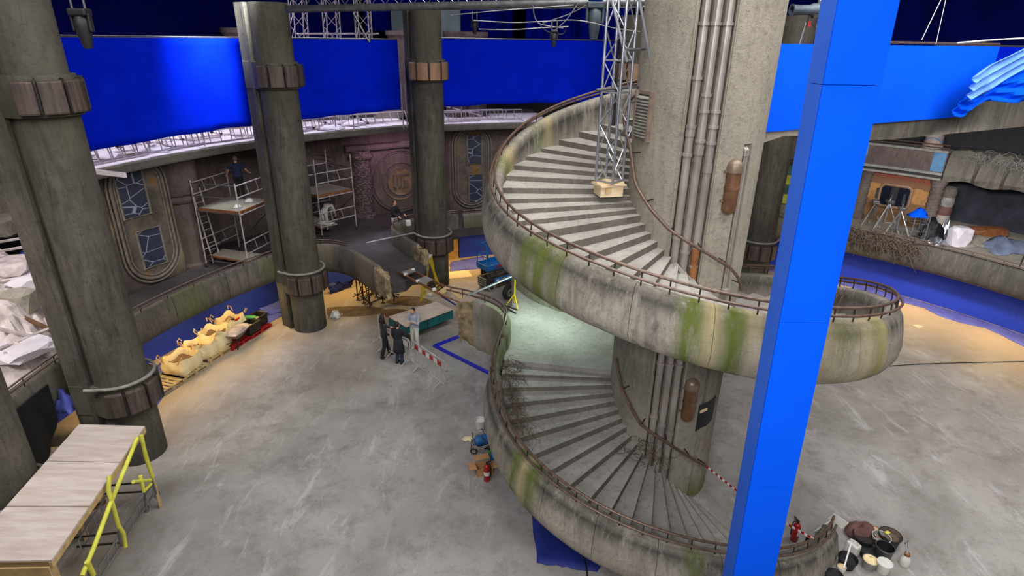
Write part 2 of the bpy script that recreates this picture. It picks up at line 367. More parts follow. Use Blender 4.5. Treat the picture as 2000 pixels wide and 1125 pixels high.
# louvred vent
vb = MB().sweep([[pol(1.375, a, 9.05), pol(1.415, a, 9.05), pol(1.415, a, 10.05), pol(1.375, a, 10.05)] for a in np.linspace(189, 211.5, 9)]).build('vent_frame', 'vent_tan', cc)
vb2 = MB().sweep([[pol(1.41, a, 9.12), pol(1.42, a, 9.12), pol(1.42, a, 9.98), pol(1.41, a, 9.98)] for a in np.linspace(190, 210.5, 8)]).build('vent_opening', 'black', vb)
for k in range(13):
    z = 9.15+k*.064
    MB().sweep([[pol(1.415, a, z), pol(1.475, a, z-.028), pol(1.48, a, z-.012), pol(1.42, a, z+.03)] for a in np.linspace(190, 210.5, 6)]).build('vent_slat', 'ring_grey', vb)
for a in (189.6, 210.9): MB().sweep([[pol(1.41, a-.9, z), pol(1.49, a-.9, z), pol(1.49, a+.9, z), pol(1.41, a+.9, z)] for z in (9.05, 10.05)]).build('vent_stile', 'vent_tan', vb)
# torn access hole low on the shaft
hm = []
hp = [(292, 2.2), (300, 2.28), (307, 2.25), (317, 2.34), (318, 2.7), (317.5, 3.08), (311, 3.02), (304, 3.0), (297, 3.04), (292.5, 2.98), (293.5, 2.75), (292, 2.5)]
lo_, hi_ = [(292, 2.2), (300, 2.28), (307, 2.25), (317, 2.34)], [(292.5, 2.98), (304, 3.0), (311, 3.02), (317.5, 3.08)]
MB().grid([[pol(1.394, a, float(np.interp(a, *zip(*lo_)))*(1-k/6)+float(np.interp(a, *zip(*hi_)))*k/6) for a in np.linspace(292, 317.5, 14)] for k in range(7)]).build('access_hole', 'black', cc)
MB().bar(pol(1.41, 294, 2.78), pol(1.41, 303, 2.8), .02, .07).build('hole_batten', 'wood_block', cc)
# ------------------------------------------------------------ spiral stair
RAIL = [(-2, .80), (18, 1.18), (33, 1.46), (48, 1.80), (60, 1.99), (70, 2.12), (81, 2.27), (91, 2.40), (101, 2.52), (113, 2.68), (123, 2.85), (141, 3.2), (155, 3.42), (172, 3.85), (200, 3.98), (240, 4.3), (275, 4.86), (288, 5.11), (311, 5.45), (325, 5.80), (341, 6.12), (357, 6.39), (371, 6.6), (385, 6.78), (397, 6.94), (414, 7.15), (424, 7.28), (436, 7.44), (449, 7.6), (462, 7.74), (475, 7.88), (486, 8.0), (500, 8.2), (513, 8.5), (526, 8.8), (542, 9.15), (557, 9.45), (574, 9.75), (586, 9.98), (612, 10.35)]
TREAD = [(20, 0), (33, .3), (48, .65), (63, 1.0), (77, 1.34), (90, 1.68), (104, 2.02), (118, 2.34), (133, 2.66), (148, 2.94), (153, 3.0), (210, 3.0), (240, 3.45), (275, 3.98), (311, 4.5), (341, 5.05), (383, 5.5), (413, 6.07), (439, 6.6), (453, 6.88), (466, 7.15), (480, 7.46), (498, 7.72), (516, 7.95), (536, 8.17), (555, 8.36), (573, 8.66), (590, 8.92), (612, 9.22)]
def _curve(tab):
    xs = np.arange(-10, 620, 1.0); ys = np.interp(xs, *zip(*tab)); k = np.ones(13)/13; ys2 = np.convolve(np.pad(ys, 6, 'edge'), k, 'valid')
    return lambda s_: float(np.interp(s_, xs, ys2))
zrail, ztread0 = _curve(RAIL), _curve(TREAD)
def ztread(s_): return float(np.interp(s_, *zip(*TREAD)))
def PS(r, s_, z=0): return pol(r, 323-s_, z)
st = thing('spiral_staircase', 'weathered concrete spiral staircase winding round the central column, streaked with moss', 'staircase', (AX.x, AX.y, 0))
MOSS = [(423.5, 2.2, .9), (427, 1.6, .7), (454.5, 2.0, .85), (461, 2.4, .8), (484, 2.5, .9), (488.5, 2, .6), (379, 2.4, .6), (362, 3, .5), (107, 2.4, .8), (112.5, 2.2, .85), (57, 2.5, .6), (148, 5, .45), (540, 3, .5), (514, 4, .6)]
MOSS = [(323-265.5+360, 2.4, 1.1), (323-256.8+360, 2.3, 1.1), (323-221+360, 2.2, 1.0), (323-216+360, 1.8, .9), (323-226+360, 1.5, .8), (379, 2.4, .55), (392, 3, .4), (110, 2.0, .9), (103, 2.2, .9), (57, 2.5, .7), (150, 6, .5), (540, 3, .5), (514, 4, .7)]
PALE = [(422, 2.2, .9), (378, 2.2, 1.0), (414, 2.5, .6), (106.5, 1.8, .8), (384, 4, .5), (519, 5, .6), (546, 2.5, .5), (400, 6, .5)]
def s_of(v, lo):
    th = math.degrees(math.atan2(v.y-AX.y, v.x-AX.x)); s_ = (323-th) % 360
    while s_ < lo-180: s_ += 360
    return s_
def band(s_, tab): return min(1, sum(a*math.exp(-((s_-c)/wd)**2) for c, wd, a in tab))
def PPROF(zr, zt, f=1.0, t=.25):
    zr = zr+.25-t; b = lambda d_: zr-.25-(d_-.25)*f
    return [(4.20, zt-.2), (4.23, max(zr-.5, zt)), (4.25, zr-.30), (4.30, zr-.26), (4.44, zr-.25), (4.53, zr-.29), (4.60, zr-.40), (4.67, b(.68)), (4.72, b(.98)), (4.70, b(1.2)), (4.60, b(1.39)), (4.42, b(1.5)), (4.15, b(1.54)), (4.0, b(1.5))]
def stair_panel(s0, s1):
    n = max(3, int((s1-s0)/1.5)); secs = []
    for s_ in np.linspace(s0, s1, n): secs.append([PS(r, s_, max(z, 0.005)) for r, z in PPROF(zrail(s_), ztread0(s_), float(np.interp(s_, [400, 445], [1.0, .88])), float(np.interp(s_, [495, 530], [.25, .17])))])
    at = {'moss': lambda v: band(s_of(v, s0), MOSS), 'pale': lambda v: band(s_of(v, s0), PALE),
          'grime': lambda v: max(0, 1-abs(v.z-(zrail(s_of(v, s0))-.42))/.32)*.95}
    MB().sweep(secs).build('parapet_panel', 'stair_concrete', st, smooth=True, sharp=50, attr=at)
bounds = [0, 16, 33, 50, 66, 82, 98, 114, 130, 143]
for a, b in zip(bounds, bounds[1:]): stair_panel(a+.06, b-.06)
up = [211, 226, 246, 264, 282, 299, 316, 333, 351, 369, 387, 405, 421.6, 438.4, 456, 473, 490, 506, 522, 539, 556, 573, 590, 606]
for a, b in zip(up, up[1:]): stair_panel(a+.06, b-.06)
for s0, s1 in ((0.3, 142.5), (211.5, 605.5)):
    secs = []
    for s_ in np.linspace(s0, s1, int((s1-s0)/3)):
        secs.append([PS(r, s_, max(z, 0)) for r, z in ((4.24, ztread0(s_)-.15), (4.28, zrail(s_)-.33), (4.44, zrail(s_)-.3), (4.56, zrail(s_)-.46), (4.64, zrail(s_)-.9), (4.54, zrail(s_)-1.2), (4.2, zrail(s_)-1.3))])
    MB().sweep(secs).build('parapet_core', 'seam_dark', st)
    # underside slab that carries the steps
    secs = []
    for s_ in np.linspace(s0, s1, int((s1-s0)/3)):
        zb, zi = zrail(s_)-1.5+.14*float(np.interp(s_, [400, 445], [0, 1])), ztread0(s_)-.75; zt = ztread0(s_)-.22
        secs.append([PS(1.3, s_, max(zi, -.05)), PS(4.18, s_, max(min(zb, zt-.1), -.05)), PS(4.18, s_, max(zt, -.02)), PS(1.3, s_, max(zt, -.02))])
    MB().sweep(secs).build('soffit', 'stair_concrete', st, smooth=True, attr={'moss': lambda v: 0, 'pale': lambda v: 0, 'grime': lambda v: .5})
def steps(s0, s1, ds, off=0.0):
    k = int(round((s1-s0)/ds)); ds = (s1-s0)/k
    for i in range(k):
        a, b = s0+i*ds, s0+(i+1)*ds+.8; z = ztread(a+ds)-off; zl = ztread(a)-.12
        if z < .06: continue
        secs = []
        for s_ in np.linspace(a-.25, b, 5): secs.append([PS(1.36, s_, max(zl, 0)), PS(4.245, s_, max(zl, 0)), PS(4.245, s_, z), PS(1.36, s_, z)])
        MB().sweep(secs).build('step', 'step_concrete', st); o_ = st.children[-1]; o_.data.materials.append(M_['step_riser_shaded'])
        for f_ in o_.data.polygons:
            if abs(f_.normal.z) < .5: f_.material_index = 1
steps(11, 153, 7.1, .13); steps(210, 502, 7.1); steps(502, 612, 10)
secs = [[PS(1.36, s_, 2.5), PS(4.3, s_, 2.5), PS(4.3, s_, 2.752), PS(1.36, s_, 2.752)] for s_ in np.linspace(154.5, 212, 20)]
# landing floor flares out towards the broken bridge
lp = [PS(1.36, s_, 0) for s_ in np.linspace(152.5, 213, 14)]+[pol(4.42, 113), gp(1100, 604, 3.0), gp(1068, 593, 3.0), gp(1042, 581, 3.0), gp(1024, 568, 3.0), gp(1008, 560, 3.0), gp(1001, 580, 3.0), gp(1000, 596, 3.0), gp(994, 606, 3.0), gp(988, 622, 3.0), gp(984, 650, 3.0), gp(984, 680, 3.0), pol(4.25, 170.5)]
MB().prism([(p.x, p.y) for p in lp], 2.68, 3.0).build('landing', 'landing_floor' if 'landing_floor' in M_ else 'step_concrete', st)
# rails of the stair
def rail_run(s0, s1, r, dz, rad=.03):
    MB().tube([PS(r, s_, zrail(s_)+dz) for s_ in np.linspace(s0, s1, int((s1-s0)/2.5))], rad, 8).build('rail', 'rail_brown', st, smooth=True)
rail_run(-1, 144, 4.42, 0); rail_run(1, 144, 4.52, -.11, .026); rail_run(211, 606, 4.42, 0); rail_run(211, 606, 4.52, -.11, .026)
for s0, s1 in ((2, 143), (208, 604)):
    for s_ in np.arange(s0, s1, 6.2):
        z = zrail(s_); MB().tube([PS(4.44, s_, z-.27), PS(4.45, s_, z-.2), PS(4.43, s_, z)], .014, 6).build('rail_post', 'rail_steel_dark', st)
# inner handrail on the column
for tab, s0, s1 in (([(205, 3.88), (216, 3.18), (238, 2.45), (261, 2.12), (280, 1.74), (300, 1.3), (312, 1.02)], 205, 312), ([(120, 10.0), (150, 9.75), (180, 9.3), (197, 8.95), (208, 8.2), (226, 7.74), (243, 7.37), (271, 6.95), (293, 6.58), (303, 6.33), (309, 6.12), (312, 5.95)], 122, 312)):
    ths = np.linspace(s0, s1, 50); MB().tube([pol(1.6, t, float(np.interp(t, *zip(*tab)))) for t in ths], .034, 8).build('inner_handrail', 'rail_brown', st, smooth=True)
    for t in np.arange(s0+12, s1, 22):
        z = float(np.interp(t, *zip(*tab))); MB().tube([pol(1.37, t, z+.06), pol(1.58, t, z+.05), pol(1.6, t, z)], .016, 6).build('handrail_bracket', 'rail_steel_dark', st)
# sloping kerb where the pipes meet the stair
MB().bar(pol(1.5, 249, 6.62), pol(1.52, 272, 6.06), .1, .07).build('kerb', 'step_concrete', st)
# bridge parapet leaving the landing, broken off
_dz = Vector((0, 0, -.25)); path = smooth_path([PS(4.42, 142.5, zrail(142.5))+_dz]+[gp(*q)+_dz for q in ((966, 690, 3.4), (976, 655, 3.6), (987, 625, 3.78), (988, 604, 3.8), (972, 588, 3.8), (942, 575, 3.8), (903, 565, 3.8))])
BPROF = [(-.14, -.7), (-.13, -.06), (-.09, 0), (.1, 0), (.14, -.06), (.17, -.5), (.16, -.9), (.12, -1.4), (.0, -1.75), (-.14, -1.75)]
nlen = len(path)
def brk(p): return 0
seg = resample(path, .12); seg_main = seg[:-4]
atb = {'moss': lambda v: .5*max(0, min(1, (v.x+.9)/.6)), 'pale': lambda v: 0, 'grime': lambda v: .6*max(0, 1-abs(v.z-3.2)/.3)}
MB().sweep(sections(seg_main[:12], BPROF, -1)).build('parapet_panel', 'stair_concrete', st, smooth=True, sharp=50, attr=atb)
MB().sweep(sections(seg_main[12:], BPROF, -1)).build('parapet_panel', 'stair_concrete', st, smooth=True, sharp=50, attr=atb)
lwp = smooth_path([gp(1006, 556, 3.0), gp(1024, 570, 3.0), gp(1042, 583, 3.0), gp(1068, 595, 3.0), gp(1100, 606, 3.0), pol(4.42, 114, 3.0)]); lwp = [Vector((p.x, p.y, 3.72)) for p in lwp]
MB().sweep(sections(resample(lwp, .12), [(-.14, -1.3), (-.13, -.06), (-.09, 0), (.1, 0), (.14, -.06), (.17, -.9), (.1, -1.4)], -1)).build('parapet_panel', 'stair_concrete', st, smooth=True, sharp=50, attr={'moss': lambda v: .45*max(0, 1-(v.z-2.9)/.7), 'pale': lambda v: 0, 'grime': lambda v: .3})
def broken_end(seg, side, th, mat, prof, seed, drop=1.0):
    """ragged stub: sections shrink and jitter"""
    rnd = random.Random(seed); secs = []; N = len(seg); base = sections(seg, prof, side); ctr = [sum((Vector(q) for q in s_), Vector())/len(s_) for s_ in base]
    t = (seg[-1]-seg[0]).normalized()
    for i, s_ in enumerate(base):
        u_ = i/(N-1); row = []
        for q in s_:
            k = .35*u_*rnd.random(); v = Vector(q).lerp(ctr[i], k); v += t*(rnd.uniform(-.14, .22)*u_); v.z -= .35*u_*rnd.random()*drop*(1 if q.z > ctr[i].z else -.6); row.append(v)
        secs.append(row)
    MB().sweep(secs).build('broken_edge', mat, th)
plain('broken_core', (178, 158, 122), (98, 82, 60), 4, 1.0, 0, 1.0)
broken_end(seg[-6:], -1, st, 'broken_core', BPROF, 4)
n_ = normals(seg, -1)
for o, dz in ((.0, .25), (.05, .13)):
    ex = [seg[-1]+(seg[-1]-seg[-3]).normalized()*k for k in (.3, .6)]
    MB().tube([p+k*o+Vector((0, 0, dz)) for p, k in zip(seg, n_)]+[e+Vector((0, 0, dz-.02)) for e in ex], .028, 8).build('rail', 'rail_brown', st, smooth=True)
for q in range(2, len(seg), 7): MB().tube([seg[q]-Vector((0, 0, .03)), seg[q]+Vector((0, 0, .25))], .014, 6).build('rail_post', 'rail_steel_dark', st)
# ------------------------------------------------------------ ring of columns
def ring_column(th, r, label, upper='collar_brown', top=12.0, lower='collar_brown', dz=0.0):
    base = pol(r, th); c = thing('column', label, 'column', base, group=None)
    d = (Vector((AX.x, AX.y, 0))-base).normalized(); M = Matrix(((d.x, -d.y, 0), (d.y, d.x, 0), (0, 0, 1)))
    def W(x, y, z): return base+M@Vector((x, y, 0))+Vector((0, 0, z))
    lobe = [(.64*math.cos(R(a)), .64*math.sin(R(a))) for a in range(-105, 106, 10)]
    secs = [[W(x, y, z) for x, y in lobe+[(-.5, .44), (-.5, -.44)]] for z in np.linspace(0, top, 13)]
    rs = random.Random(int(th)); ph = rs.uniform(0, 6)
    at = {'moss': lambda v: .1*max(0, math.sin(v.z*.9+ph)), 'pale': lambda v: 0, 'grime': lambda v: .7*max(0, 1-abs(v.z-9.1)/.9)+.7*max(0, 1-v.z/1.2)+.5*max(0, 1-abs(v.z-2.8)/.6)}
    MB().sweep(secs).build('shaft', 'column_concrete', c, smooth=True, sharp=35, attr=at)
    MB().sweep([[W(x, y, z) for x, y in ((-.45, .6), (-1.0, .6), (-1.0, -.6), (-.45, -.6))] for z in np.linspace(0, top, 9)]).build('pilaster', 'column_concrete', c, attr=at)
    for s_ in (-1, 1): MB().sweep([[W(x, s_*y, z) for x, y in ((-.42, .52), (-.42, .64), (-.55, .64), (-.55, .52))] for z in np.linspace(0, top, 4)]).build('pilaster_edge', 'column_concrete', c, attr=at)
    for z0, z1, mt in ((1.72+dz, 2.42+dz, lower), (9.36, 10.06, upper)):
        if z1 > top: continue
        MB().prism([(.75*math.cos(R(a)), .75*math.sin(R(a))) for a in range(-110, 111, 10)]+[(-.45, .62), (-.45, -.62)], z0-.06, z1+.1, M, base).build('collar_core', 'column_concrete', c, smooth=True, sharp=35, attr=at)
        MB().prism([(-.3, .62), (-1.0, .62), (-1.0, -.62), (-.3, -.62)], z0-.08, z1+.12, M, base).build('collar_ledge', 'column_concrete', c, attr=at, bevel=.02)
        b = [-86, -54, -18, 18, 54, 86]
        for a0, a1 in zip(b, b[1:]):
            pr = [(r_*math.cos(R(a)), r_*math.sin(R(a))) for r_, aa in ((.73, np.linspace(a0+1.2, a1-1.2, 5)), (.88, np.linspace(a1-1.8, a0+1.8, 5))) for a in aa]
            bl = MB().prism(pr, z0, z1, M, base).build('collar_block', mt, c, bevel=.045)
        for a in b[1:-1]:
            MB().tube([W(q*math.cos(R(a)), q*math.sin(R(a)), z) for q, z in ((.74, z1+.03), (.88, z1+.02), (.9, z1-.06), (.9, z0+.06), (.86, z0-.01))], .018, 6).build('collar_strap', 'collar_edge', c)
        if z0 < 3:
            MB().tube([W(q*math.cos(R(a)), q*math.sin(R(a)), z1+.16) for a, q in [(-114, .93), (-100, .86)]+[(a, .81) for a in range(-90, 91, 12)]+[(100, .86), (114, .93)]], .045, 8).build('collar_ring', 'ring_grey', c, smooth=True)
    return c
ring_column(178.4, 14.5, 'dark weathered column at far left, rising out of frame beside the plywood deck', top=14)
ring_column(145.4, 14.9, 'weathered concrete column standing between the two mobile scaffold towers')
ring_column(120.2, 15.3, 'concrete column with tan upper collar, right of the round monogram', 'collar_tan')
ring_column(85.3, 15.2, 'column mostly hidden behind the lattice truss, tan collar showing', 'collar_tan')
ring_column(60.2, 15.0, 'brown streaked column seen between central column and blue post')
ring_column(192, 15.3, 'column cut off by the left frame edge, below the rubble', top=14, dz=-.75)
# ------------------------------------------------------------ gallery: floor, parapets, walls, canopy
def arc(r, a0, a1, z, n=24): return [pol(r, a, z) for a in np.linspace(a0, a1, n)]
GZ = 2.32
def sector(r0, r1, a0, a1, z0, z1, n=40):
    rows = [[pol(r0, a, z0), pol(r1, a, z0), pol(r1, a, z1), pol(r0, a, z1)] for a in np.linspace(a0, a1, n)]
    return MB().sweep(rows)
struct(sector(15.95, 26.5, 200, 96, 1.95, GZ).build('floor_gallery', 'gallery_floor_dark'))
struct(sector(17.5, 26.5, 66, 8, 1.95, GZ).build('floor_gallery_right', 'canopy_concrete'))
GP = [(-.3, -.7), (-.26, -.08), (-.2, -.01), (-.02, 0), (.05, -.06), (.1, -.35), (.12, -.75), (.08, -.98), (-.05, -1.1), (-.3, -1.1)]
ga = {'moss': lambda v: .45*max(0, math.sin(v.x*1.7+v.y*1.1)), 'pale': lambda v: 0, 'grime': lambda v: .5*max(0, 1-(v.z-1.9)/.5)+.3*max(0, 1-abs(v.z-2.95)/.2)}
gw = {'moss': lambda v: 0, 'pale': lambda v: .2*max(0, math.sin(v.x*3)), 'grime': lambda v: .5*max(0, 1-(v.z-1.9)/.6)}
t = thing('gallery_parapet', 'long mossy gallery parapet running from far left column to scaffold column', 'parapet', pol(16, 165, 1.9))
parapet(t, arc(16, 196, 146.5, 3.0), GP, 1, 2.3, 'gallery_concrete', attr=ga)
t = thing('gallery_parapet', 'left parapet of the broken bridge, waving out and snapped off above the shoring', 'parapet', Vector((-6, 22, 1.9)))
lw = smooth_path([pol(15.9, 144.5, 3.05), Vector((-8.2, 23.05, 3.05)), Vector((-7.5, 23.1, 3.05)), Vector((-6.7, 22.65, 3.05)), Vector((-5.7, 21.5, 3.05)), Vector((-4.6, 20.1, 3.05))])
GPW = [(-.14, -.75), (-.13, -.05), (-.09, 0), (.09, 0), (.13, -.05), (.15, -.6), (.12, -1.0), (.04, -1.2), (-.08, -1.25), (-.14, -1.2)]
parapet(t, lw[:-4], GPW, 1, 2.2, 'gallery_concrete', rails=False, attr=gw)
broken_end(resample(lw[-6:], .1), 1, t, 'broken_core', GPW, 11, .4)
rl = resample(lw[:-16], .15)
for o, dz in ((.0, .2), (.05, .1)): MB().tube([p+Vector((0, 0, dz)) for p in rl], .024, 8).build('rail', 'rail_brown', t, smooth=True)
for q in range(2, len(rl), 6): MB().tube([rl[q]-Vector((0, 0, .02)), rl[q]+Vector((0, 0, .2))], .013, 6).build('rail_post', 'rail_steel_dark', t)
t = thing('gallery_parapet', 'right parapet of the broken bridge, curling behind the tan collared column', 'parapet', Vector((-4.5, 25, 1.9)))
rw = smooth_path([pol(16.2, 114.5, 3.05), Vector((-3.9, 27.35, 3.05)), Vector((-4.9, 26.95, 3.05)), Vector((-5.45, 26.2, 3.05)), Vector((-5.25, 25.2, 3.05)), Vector((-4.5, 24.0, 3.05)), Vector((-3.6, 22.8, 3.05))])
parapet(t, rw[:-4], GPW, 1, 1.9, 'gallery_concrete', rails=False, attr=gw)
broken_end(resample(rw[-6:], .1), 1, t, 'broken_core', GPW, 5, .4)
rl = resample(rw[:-14], .15)
for o, dz in ((.0, .2), (.05, .1)): MB().tube([p+Vector((0, 0, dz)) for p in rl], .024, 8).build('rail', 'rail_brown', t, smooth=True)
for q in range(2, len(rl), 6): MB().tube([rl[q]-Vector((0, 0, .02)), rl[q]+Vector((0, 0, .2))], .013, 6).build('rail_post', 'rail_steel_dark', t)
t = thing('gallery_parapet', 'short moss green parapet between tan collared column and stair', 'parapet', pol(16.2, 107, 1.9))
parapet(t, arc(16.2, 113.5, 98, 3.0), GP, 1, 2.3, 'gallery_concrete', attr={'moss': lambda v: .75*max(0, 1-(v.z-1.8)/1.2), 'pale': lambda v: 0, 'grime': lambda v: 0})
t = thing('gallery_parapet', 'right hand gallery parapet with hanging vines above the blue wall', 'parapet', pol(17.3, 40, 1.9))
parapet(t, arc(17.35, 66, 8, 3.1), GP, 1, 2.6, 'gallery_concrete', attr={'moss': lambda v: .6*max(0, 1-abs(v.x-14.5)/2.5), 'pale': lambda v: 0, 'grime': lambda v: .6*max(0, min(1, (v.x-15.5)/2))})
# broken bridge deck
bd = [lw[i] for i in range(8, len(lw)-4, 3)]+[Vector((-4.55, 20.6, 0)), Vector((-4.1, 20.9, 0)), Vector((-3.95, 21.5, 0)), Vector((-3.5, 21.7, 0)), Vector((-3.5, 22.4, 0))]+[rw[i] for i in range(len(rw)-3, 14, -3)]+[pol(16.4, 126), pol(16.4, 136)]
MB().prism([(p.x, p.y) for p in bd], 1.95, 2.36).build('bridge_deck', 'gallery_floor_dark', tag=('dark concrete stub of the broken footbridge between its two parapets', 'footbridge'))
# back wall of the gallery
WALL = [(162.8, 18.95), (160, 18.95), (153.2, 19.0), (152.6, 19.2), (150.2, 19.3), (149.3, 20.7), (140, 20.9), (134, 20.9), (129, 20.9), (127.6, 20.5), (126.6, 20.45), (123.4, 20.35), (116.8, 20.4), (113.8, 20.3), (113.2, 19.7), (112.4, 19.3), (104, 19.3), (98, 19.5)]
def rw_at(a): 
    xs = [p[0] for p in WALL][::-1]; ys = [p[1] for p in WALL][::-1]; return float(np.interp(a, xs, ys))
def blob(v, th, z, wd, h): 
    c = pol(rw_at(th), th, z); return math.exp(-(((v.x-c.x)**2+(v.y-c.y)**2)/wd**2+((v.z-z)/h)**2))
angs = np.concatenate([np.linspace(162.8, 98, 180), [153.2, 152.6, 150.2, 149.3, 127.6, 126.6, 113.8, 113.2]]); angs = np.array(sorted(set(angs), reverse=True))
wa = {'moss': lambda v: 0, 'grime': lambda v: .5*max(0, 1-(v.z-2.3)/.7), 'pale': lambda v: min(1, blob(v, 159, 4.75, .9, .25)+blob(v, 154.2, 3.2, .5, .6)+blob(v, 120, 3.2, .5, .7)*.8+blob(v, 110.8, 3.7, .35, .7)+blob(v, 108.3, 4.6, .5, .2))}
M_['wall_plaster'].node_tree  # rust coloured stains on this wall
for nd in M_['wall_plaster'].node_tree.nodes:
    if nd.type == 'MIX' and not nd.inputs[7].is_linked and abs(nd.inputs[7].default_value[0]-srgb(186, 168, 118)[0]) < 1e-4: nd.inputs[7].default_value = srgb(150, 104, 46)
wl = struct(MB().grid([[pol(rw_at(a), a, z) for a in angs] for z in np.linspace(GZ, 6.95, 20)]).build('wall_left', 'wall_plaster', smooth=True, sharp=30, attr=wa))
ORG[wl.name] = wl.location.copy()
# white end edge of the wall flat
MB().sweep([[pol(r_, a, z) for r_, a in ((18.7, 162.8), (20.5, 162.8), (20.5, 163.15), (18.7, 163.15))] for z in (GZ, 7.0)]).build('wall_end_stud', 'white_board', wl)
def rusty():
    m, nt, b, tc = _new('wall_rusty'); n = _noise(nt, tc, 1.1, 6, rough=.65); n2 = _noise(nt, tc, 8, 5)
    c = _ramp(nt, n, [(.3, srgb(72, 64, 58)), (.56, srgb(112, 101, 90)), (.6, srgb(140, 100, 48)), (.7, srgb(96, 70, 40))]); c = _mix(nt, _ramp(nt, n2, [(.5, (0, 0, 0, 1)), (.75, (.6, .6, .6, 1))]), c, srgb(56, 50, 46)); nt.links.new(c, b.inputs['Base Color']); b.inputs['Roughness'].default_value = .85; _bump(nt, b, n2, .4, .02)
rusty()
def frame_on_wall(th, r):
    o = pol(r, th, 0); n = (Vector((AX.x, AX.y, 0))-o).normalized(); tv = Vector((-n.y, n.x, 0))   # tv points to larger photo x? fixed by sign below
    if (tv.x*1+tv.y*0) < 0: tv = -tv
    return lambda u_, z, d=0: o+tv*u_+n*d+Vector((0, 0, z))
def stadium(F, hw, z0, z1, d, off=0):
    zc0, zc1 = z0+hw, z1-hw; pts = []
    for a in range(180, 361, 12): pts.append(F((hw+off)*math.cos(R(a)), zc0+(hw+off)*math.sin(R(a)), d))
    for a in range(0, 181, 12): pts.append(F((hw+off)*math.cos(R(a)), zc1+(hw+off)*math.sin(R(a)), d))
    return pts
def cracked():
    m, nt, b, tc = _new('glass_cracked'); v = nt.nodes.new('ShaderNodeTexVoronoi'); v.feature = 'DISTANCE_TO_EDGE'; v.inputs['Scale'].default_value = 1.3; v.inputs['Randomness'].default_value = 1
    mp = nt.nodes.new('ShaderNodeMapping'); mp.inputs['Scale'].default_value = (1, 1, 1.6); nt.links.new(tc.outputs['Object'], mp.inputs[0]); nt.links.new(mp.outputs[0], v.inputs['Vector']); c = _ramp(nt, v.outputs['Distance'], [(.012, srgb(150, 156, 176)), (.03, srgb(58, 62, 80))]); nt.links.new(c, b.inputs['Base Color']); b.inputs['Roughness'].default_value = .25
cracked()
def oval_bay(th, r, hw, z0, z1, wins):
    F = frame_on_wall(th, r); op = MB().add(stadium(F, hw, z0, z1, .1)+stadium(F, hw, z0, z1, -.4), [list(range(32))]+[[i, (i+1) % 32, 32+(i+1) % 32, 32+i] for i in range(32)]).build('oval_panel', 'wall_rusty', wl)
    for off, rad in ((0, .055), (.14, .04), (-.13, .03)): MB().tube(stadium(F, hw, z0, z1, .12, off), rad, 8, closed=True).build('oval_moulding', 'window_frame', op, smooth=True)
    for u0, zc, w_, h_ in wins:
        MB().add([F(u0+a*w_/2, zc+b*h_/2, d) for d in (.1, .13) for a, b in ((-1, -1), (1, -1), (1, 1), (-1, 1))], [(0, 1, 2, 3), (4, 5, 6, 7), (0, 1, 5, 4), (1, 2, 6, 5), (2, 3, 7, 6), (3, 0, 4, 7)]).build('window_pane', 'glass_cracked', op)
        MB().tube([F(u0+a*(w_/2+.04), zc+b*(h_/2+.04), .13) for a, b in ((-1, -1), (1, -1), (1, 1), (-1, 1))], .06, 6, closed=True).build('window_surround', 'window_frame', op)
oval_bay(157.0, 18.95, .98, 2.55, 7.0, [(-.25, 5.75, .95, 1.5), (0.0, 3.72, .85, 1.35)])
oval_bay(108.9, 19.3, .92, 2.62, 6.75, [(.14, 5.6, .72, 1.45), (.2, 3.5, .7, 1.45)])
# engaged half columns
def engaged(th, r, rad, z0, z1, mat, name):
    return MB().lathe([(rad+.12, z0), (rad+.12, z0+.12), (rad, z0+.2), (rad, z1-.45), (rad+.1, z1-.4), (rad+.14, z1-.3), (rad+.1, z1-.2), (rad+.02, z1-.15), (rad+.02, z1)], pol(r, th), 24).build(name, mat, wl, smooth=True, sharp=40, attr=wa)
engaged(151.3, 19.55, .62, GZ, 5.4, 'wall_plaster', 'half_column'); 
MB().lathe([(.8, 5.3), (.85, 5.4), (.85, 6.9)], pol(19.6, 151.3), 24).build('half_column_head', 'wall_plaster', wl, smooth=True, attr=wa)
def scale_mat():
    m, nt, b, tc = _new('scale_plaster'); v = nt.nodes.new('ShaderNodeTexVoronoi'); v.inputs['Scale'].default_value = 9; mp = nt.nodes.new('ShaderNodeMapping'); mp.inputs['Scale'].default_value = (1, 1, 1.3)
    nt.links.new(tc.outputs['Object'], mp.inputs[0]); nt.links.new(mp.outputs[0], v.inputs['Vector'])
    nt.links.new(_ramp(nt, v.outputs['Distance'], [(.1, srgb(142, 120, 116)), (.6, srgb(84, 70, 70))]), b.inputs['Base Color']); b.inputs['Roughness'].default_value = .85; _bump(nt, b, v.outputs['Distance'], .8, .05)
scale_mat()
engaged(125.2, 20.45, .52, GZ, 5.75, 'scale_plaster', 'scale_pilaster')
MB().sweep([[pol(rw_at(a)-o, a, z) for o, z in ((.0, 5.75), (.3, 5.75), (.34, 5.85), (.3, 6.0), (0, 6.05))] for a in np.linspace(127.4, 114, 20)]).build('cornice', 'wall_plaster', wl, attr=wa)
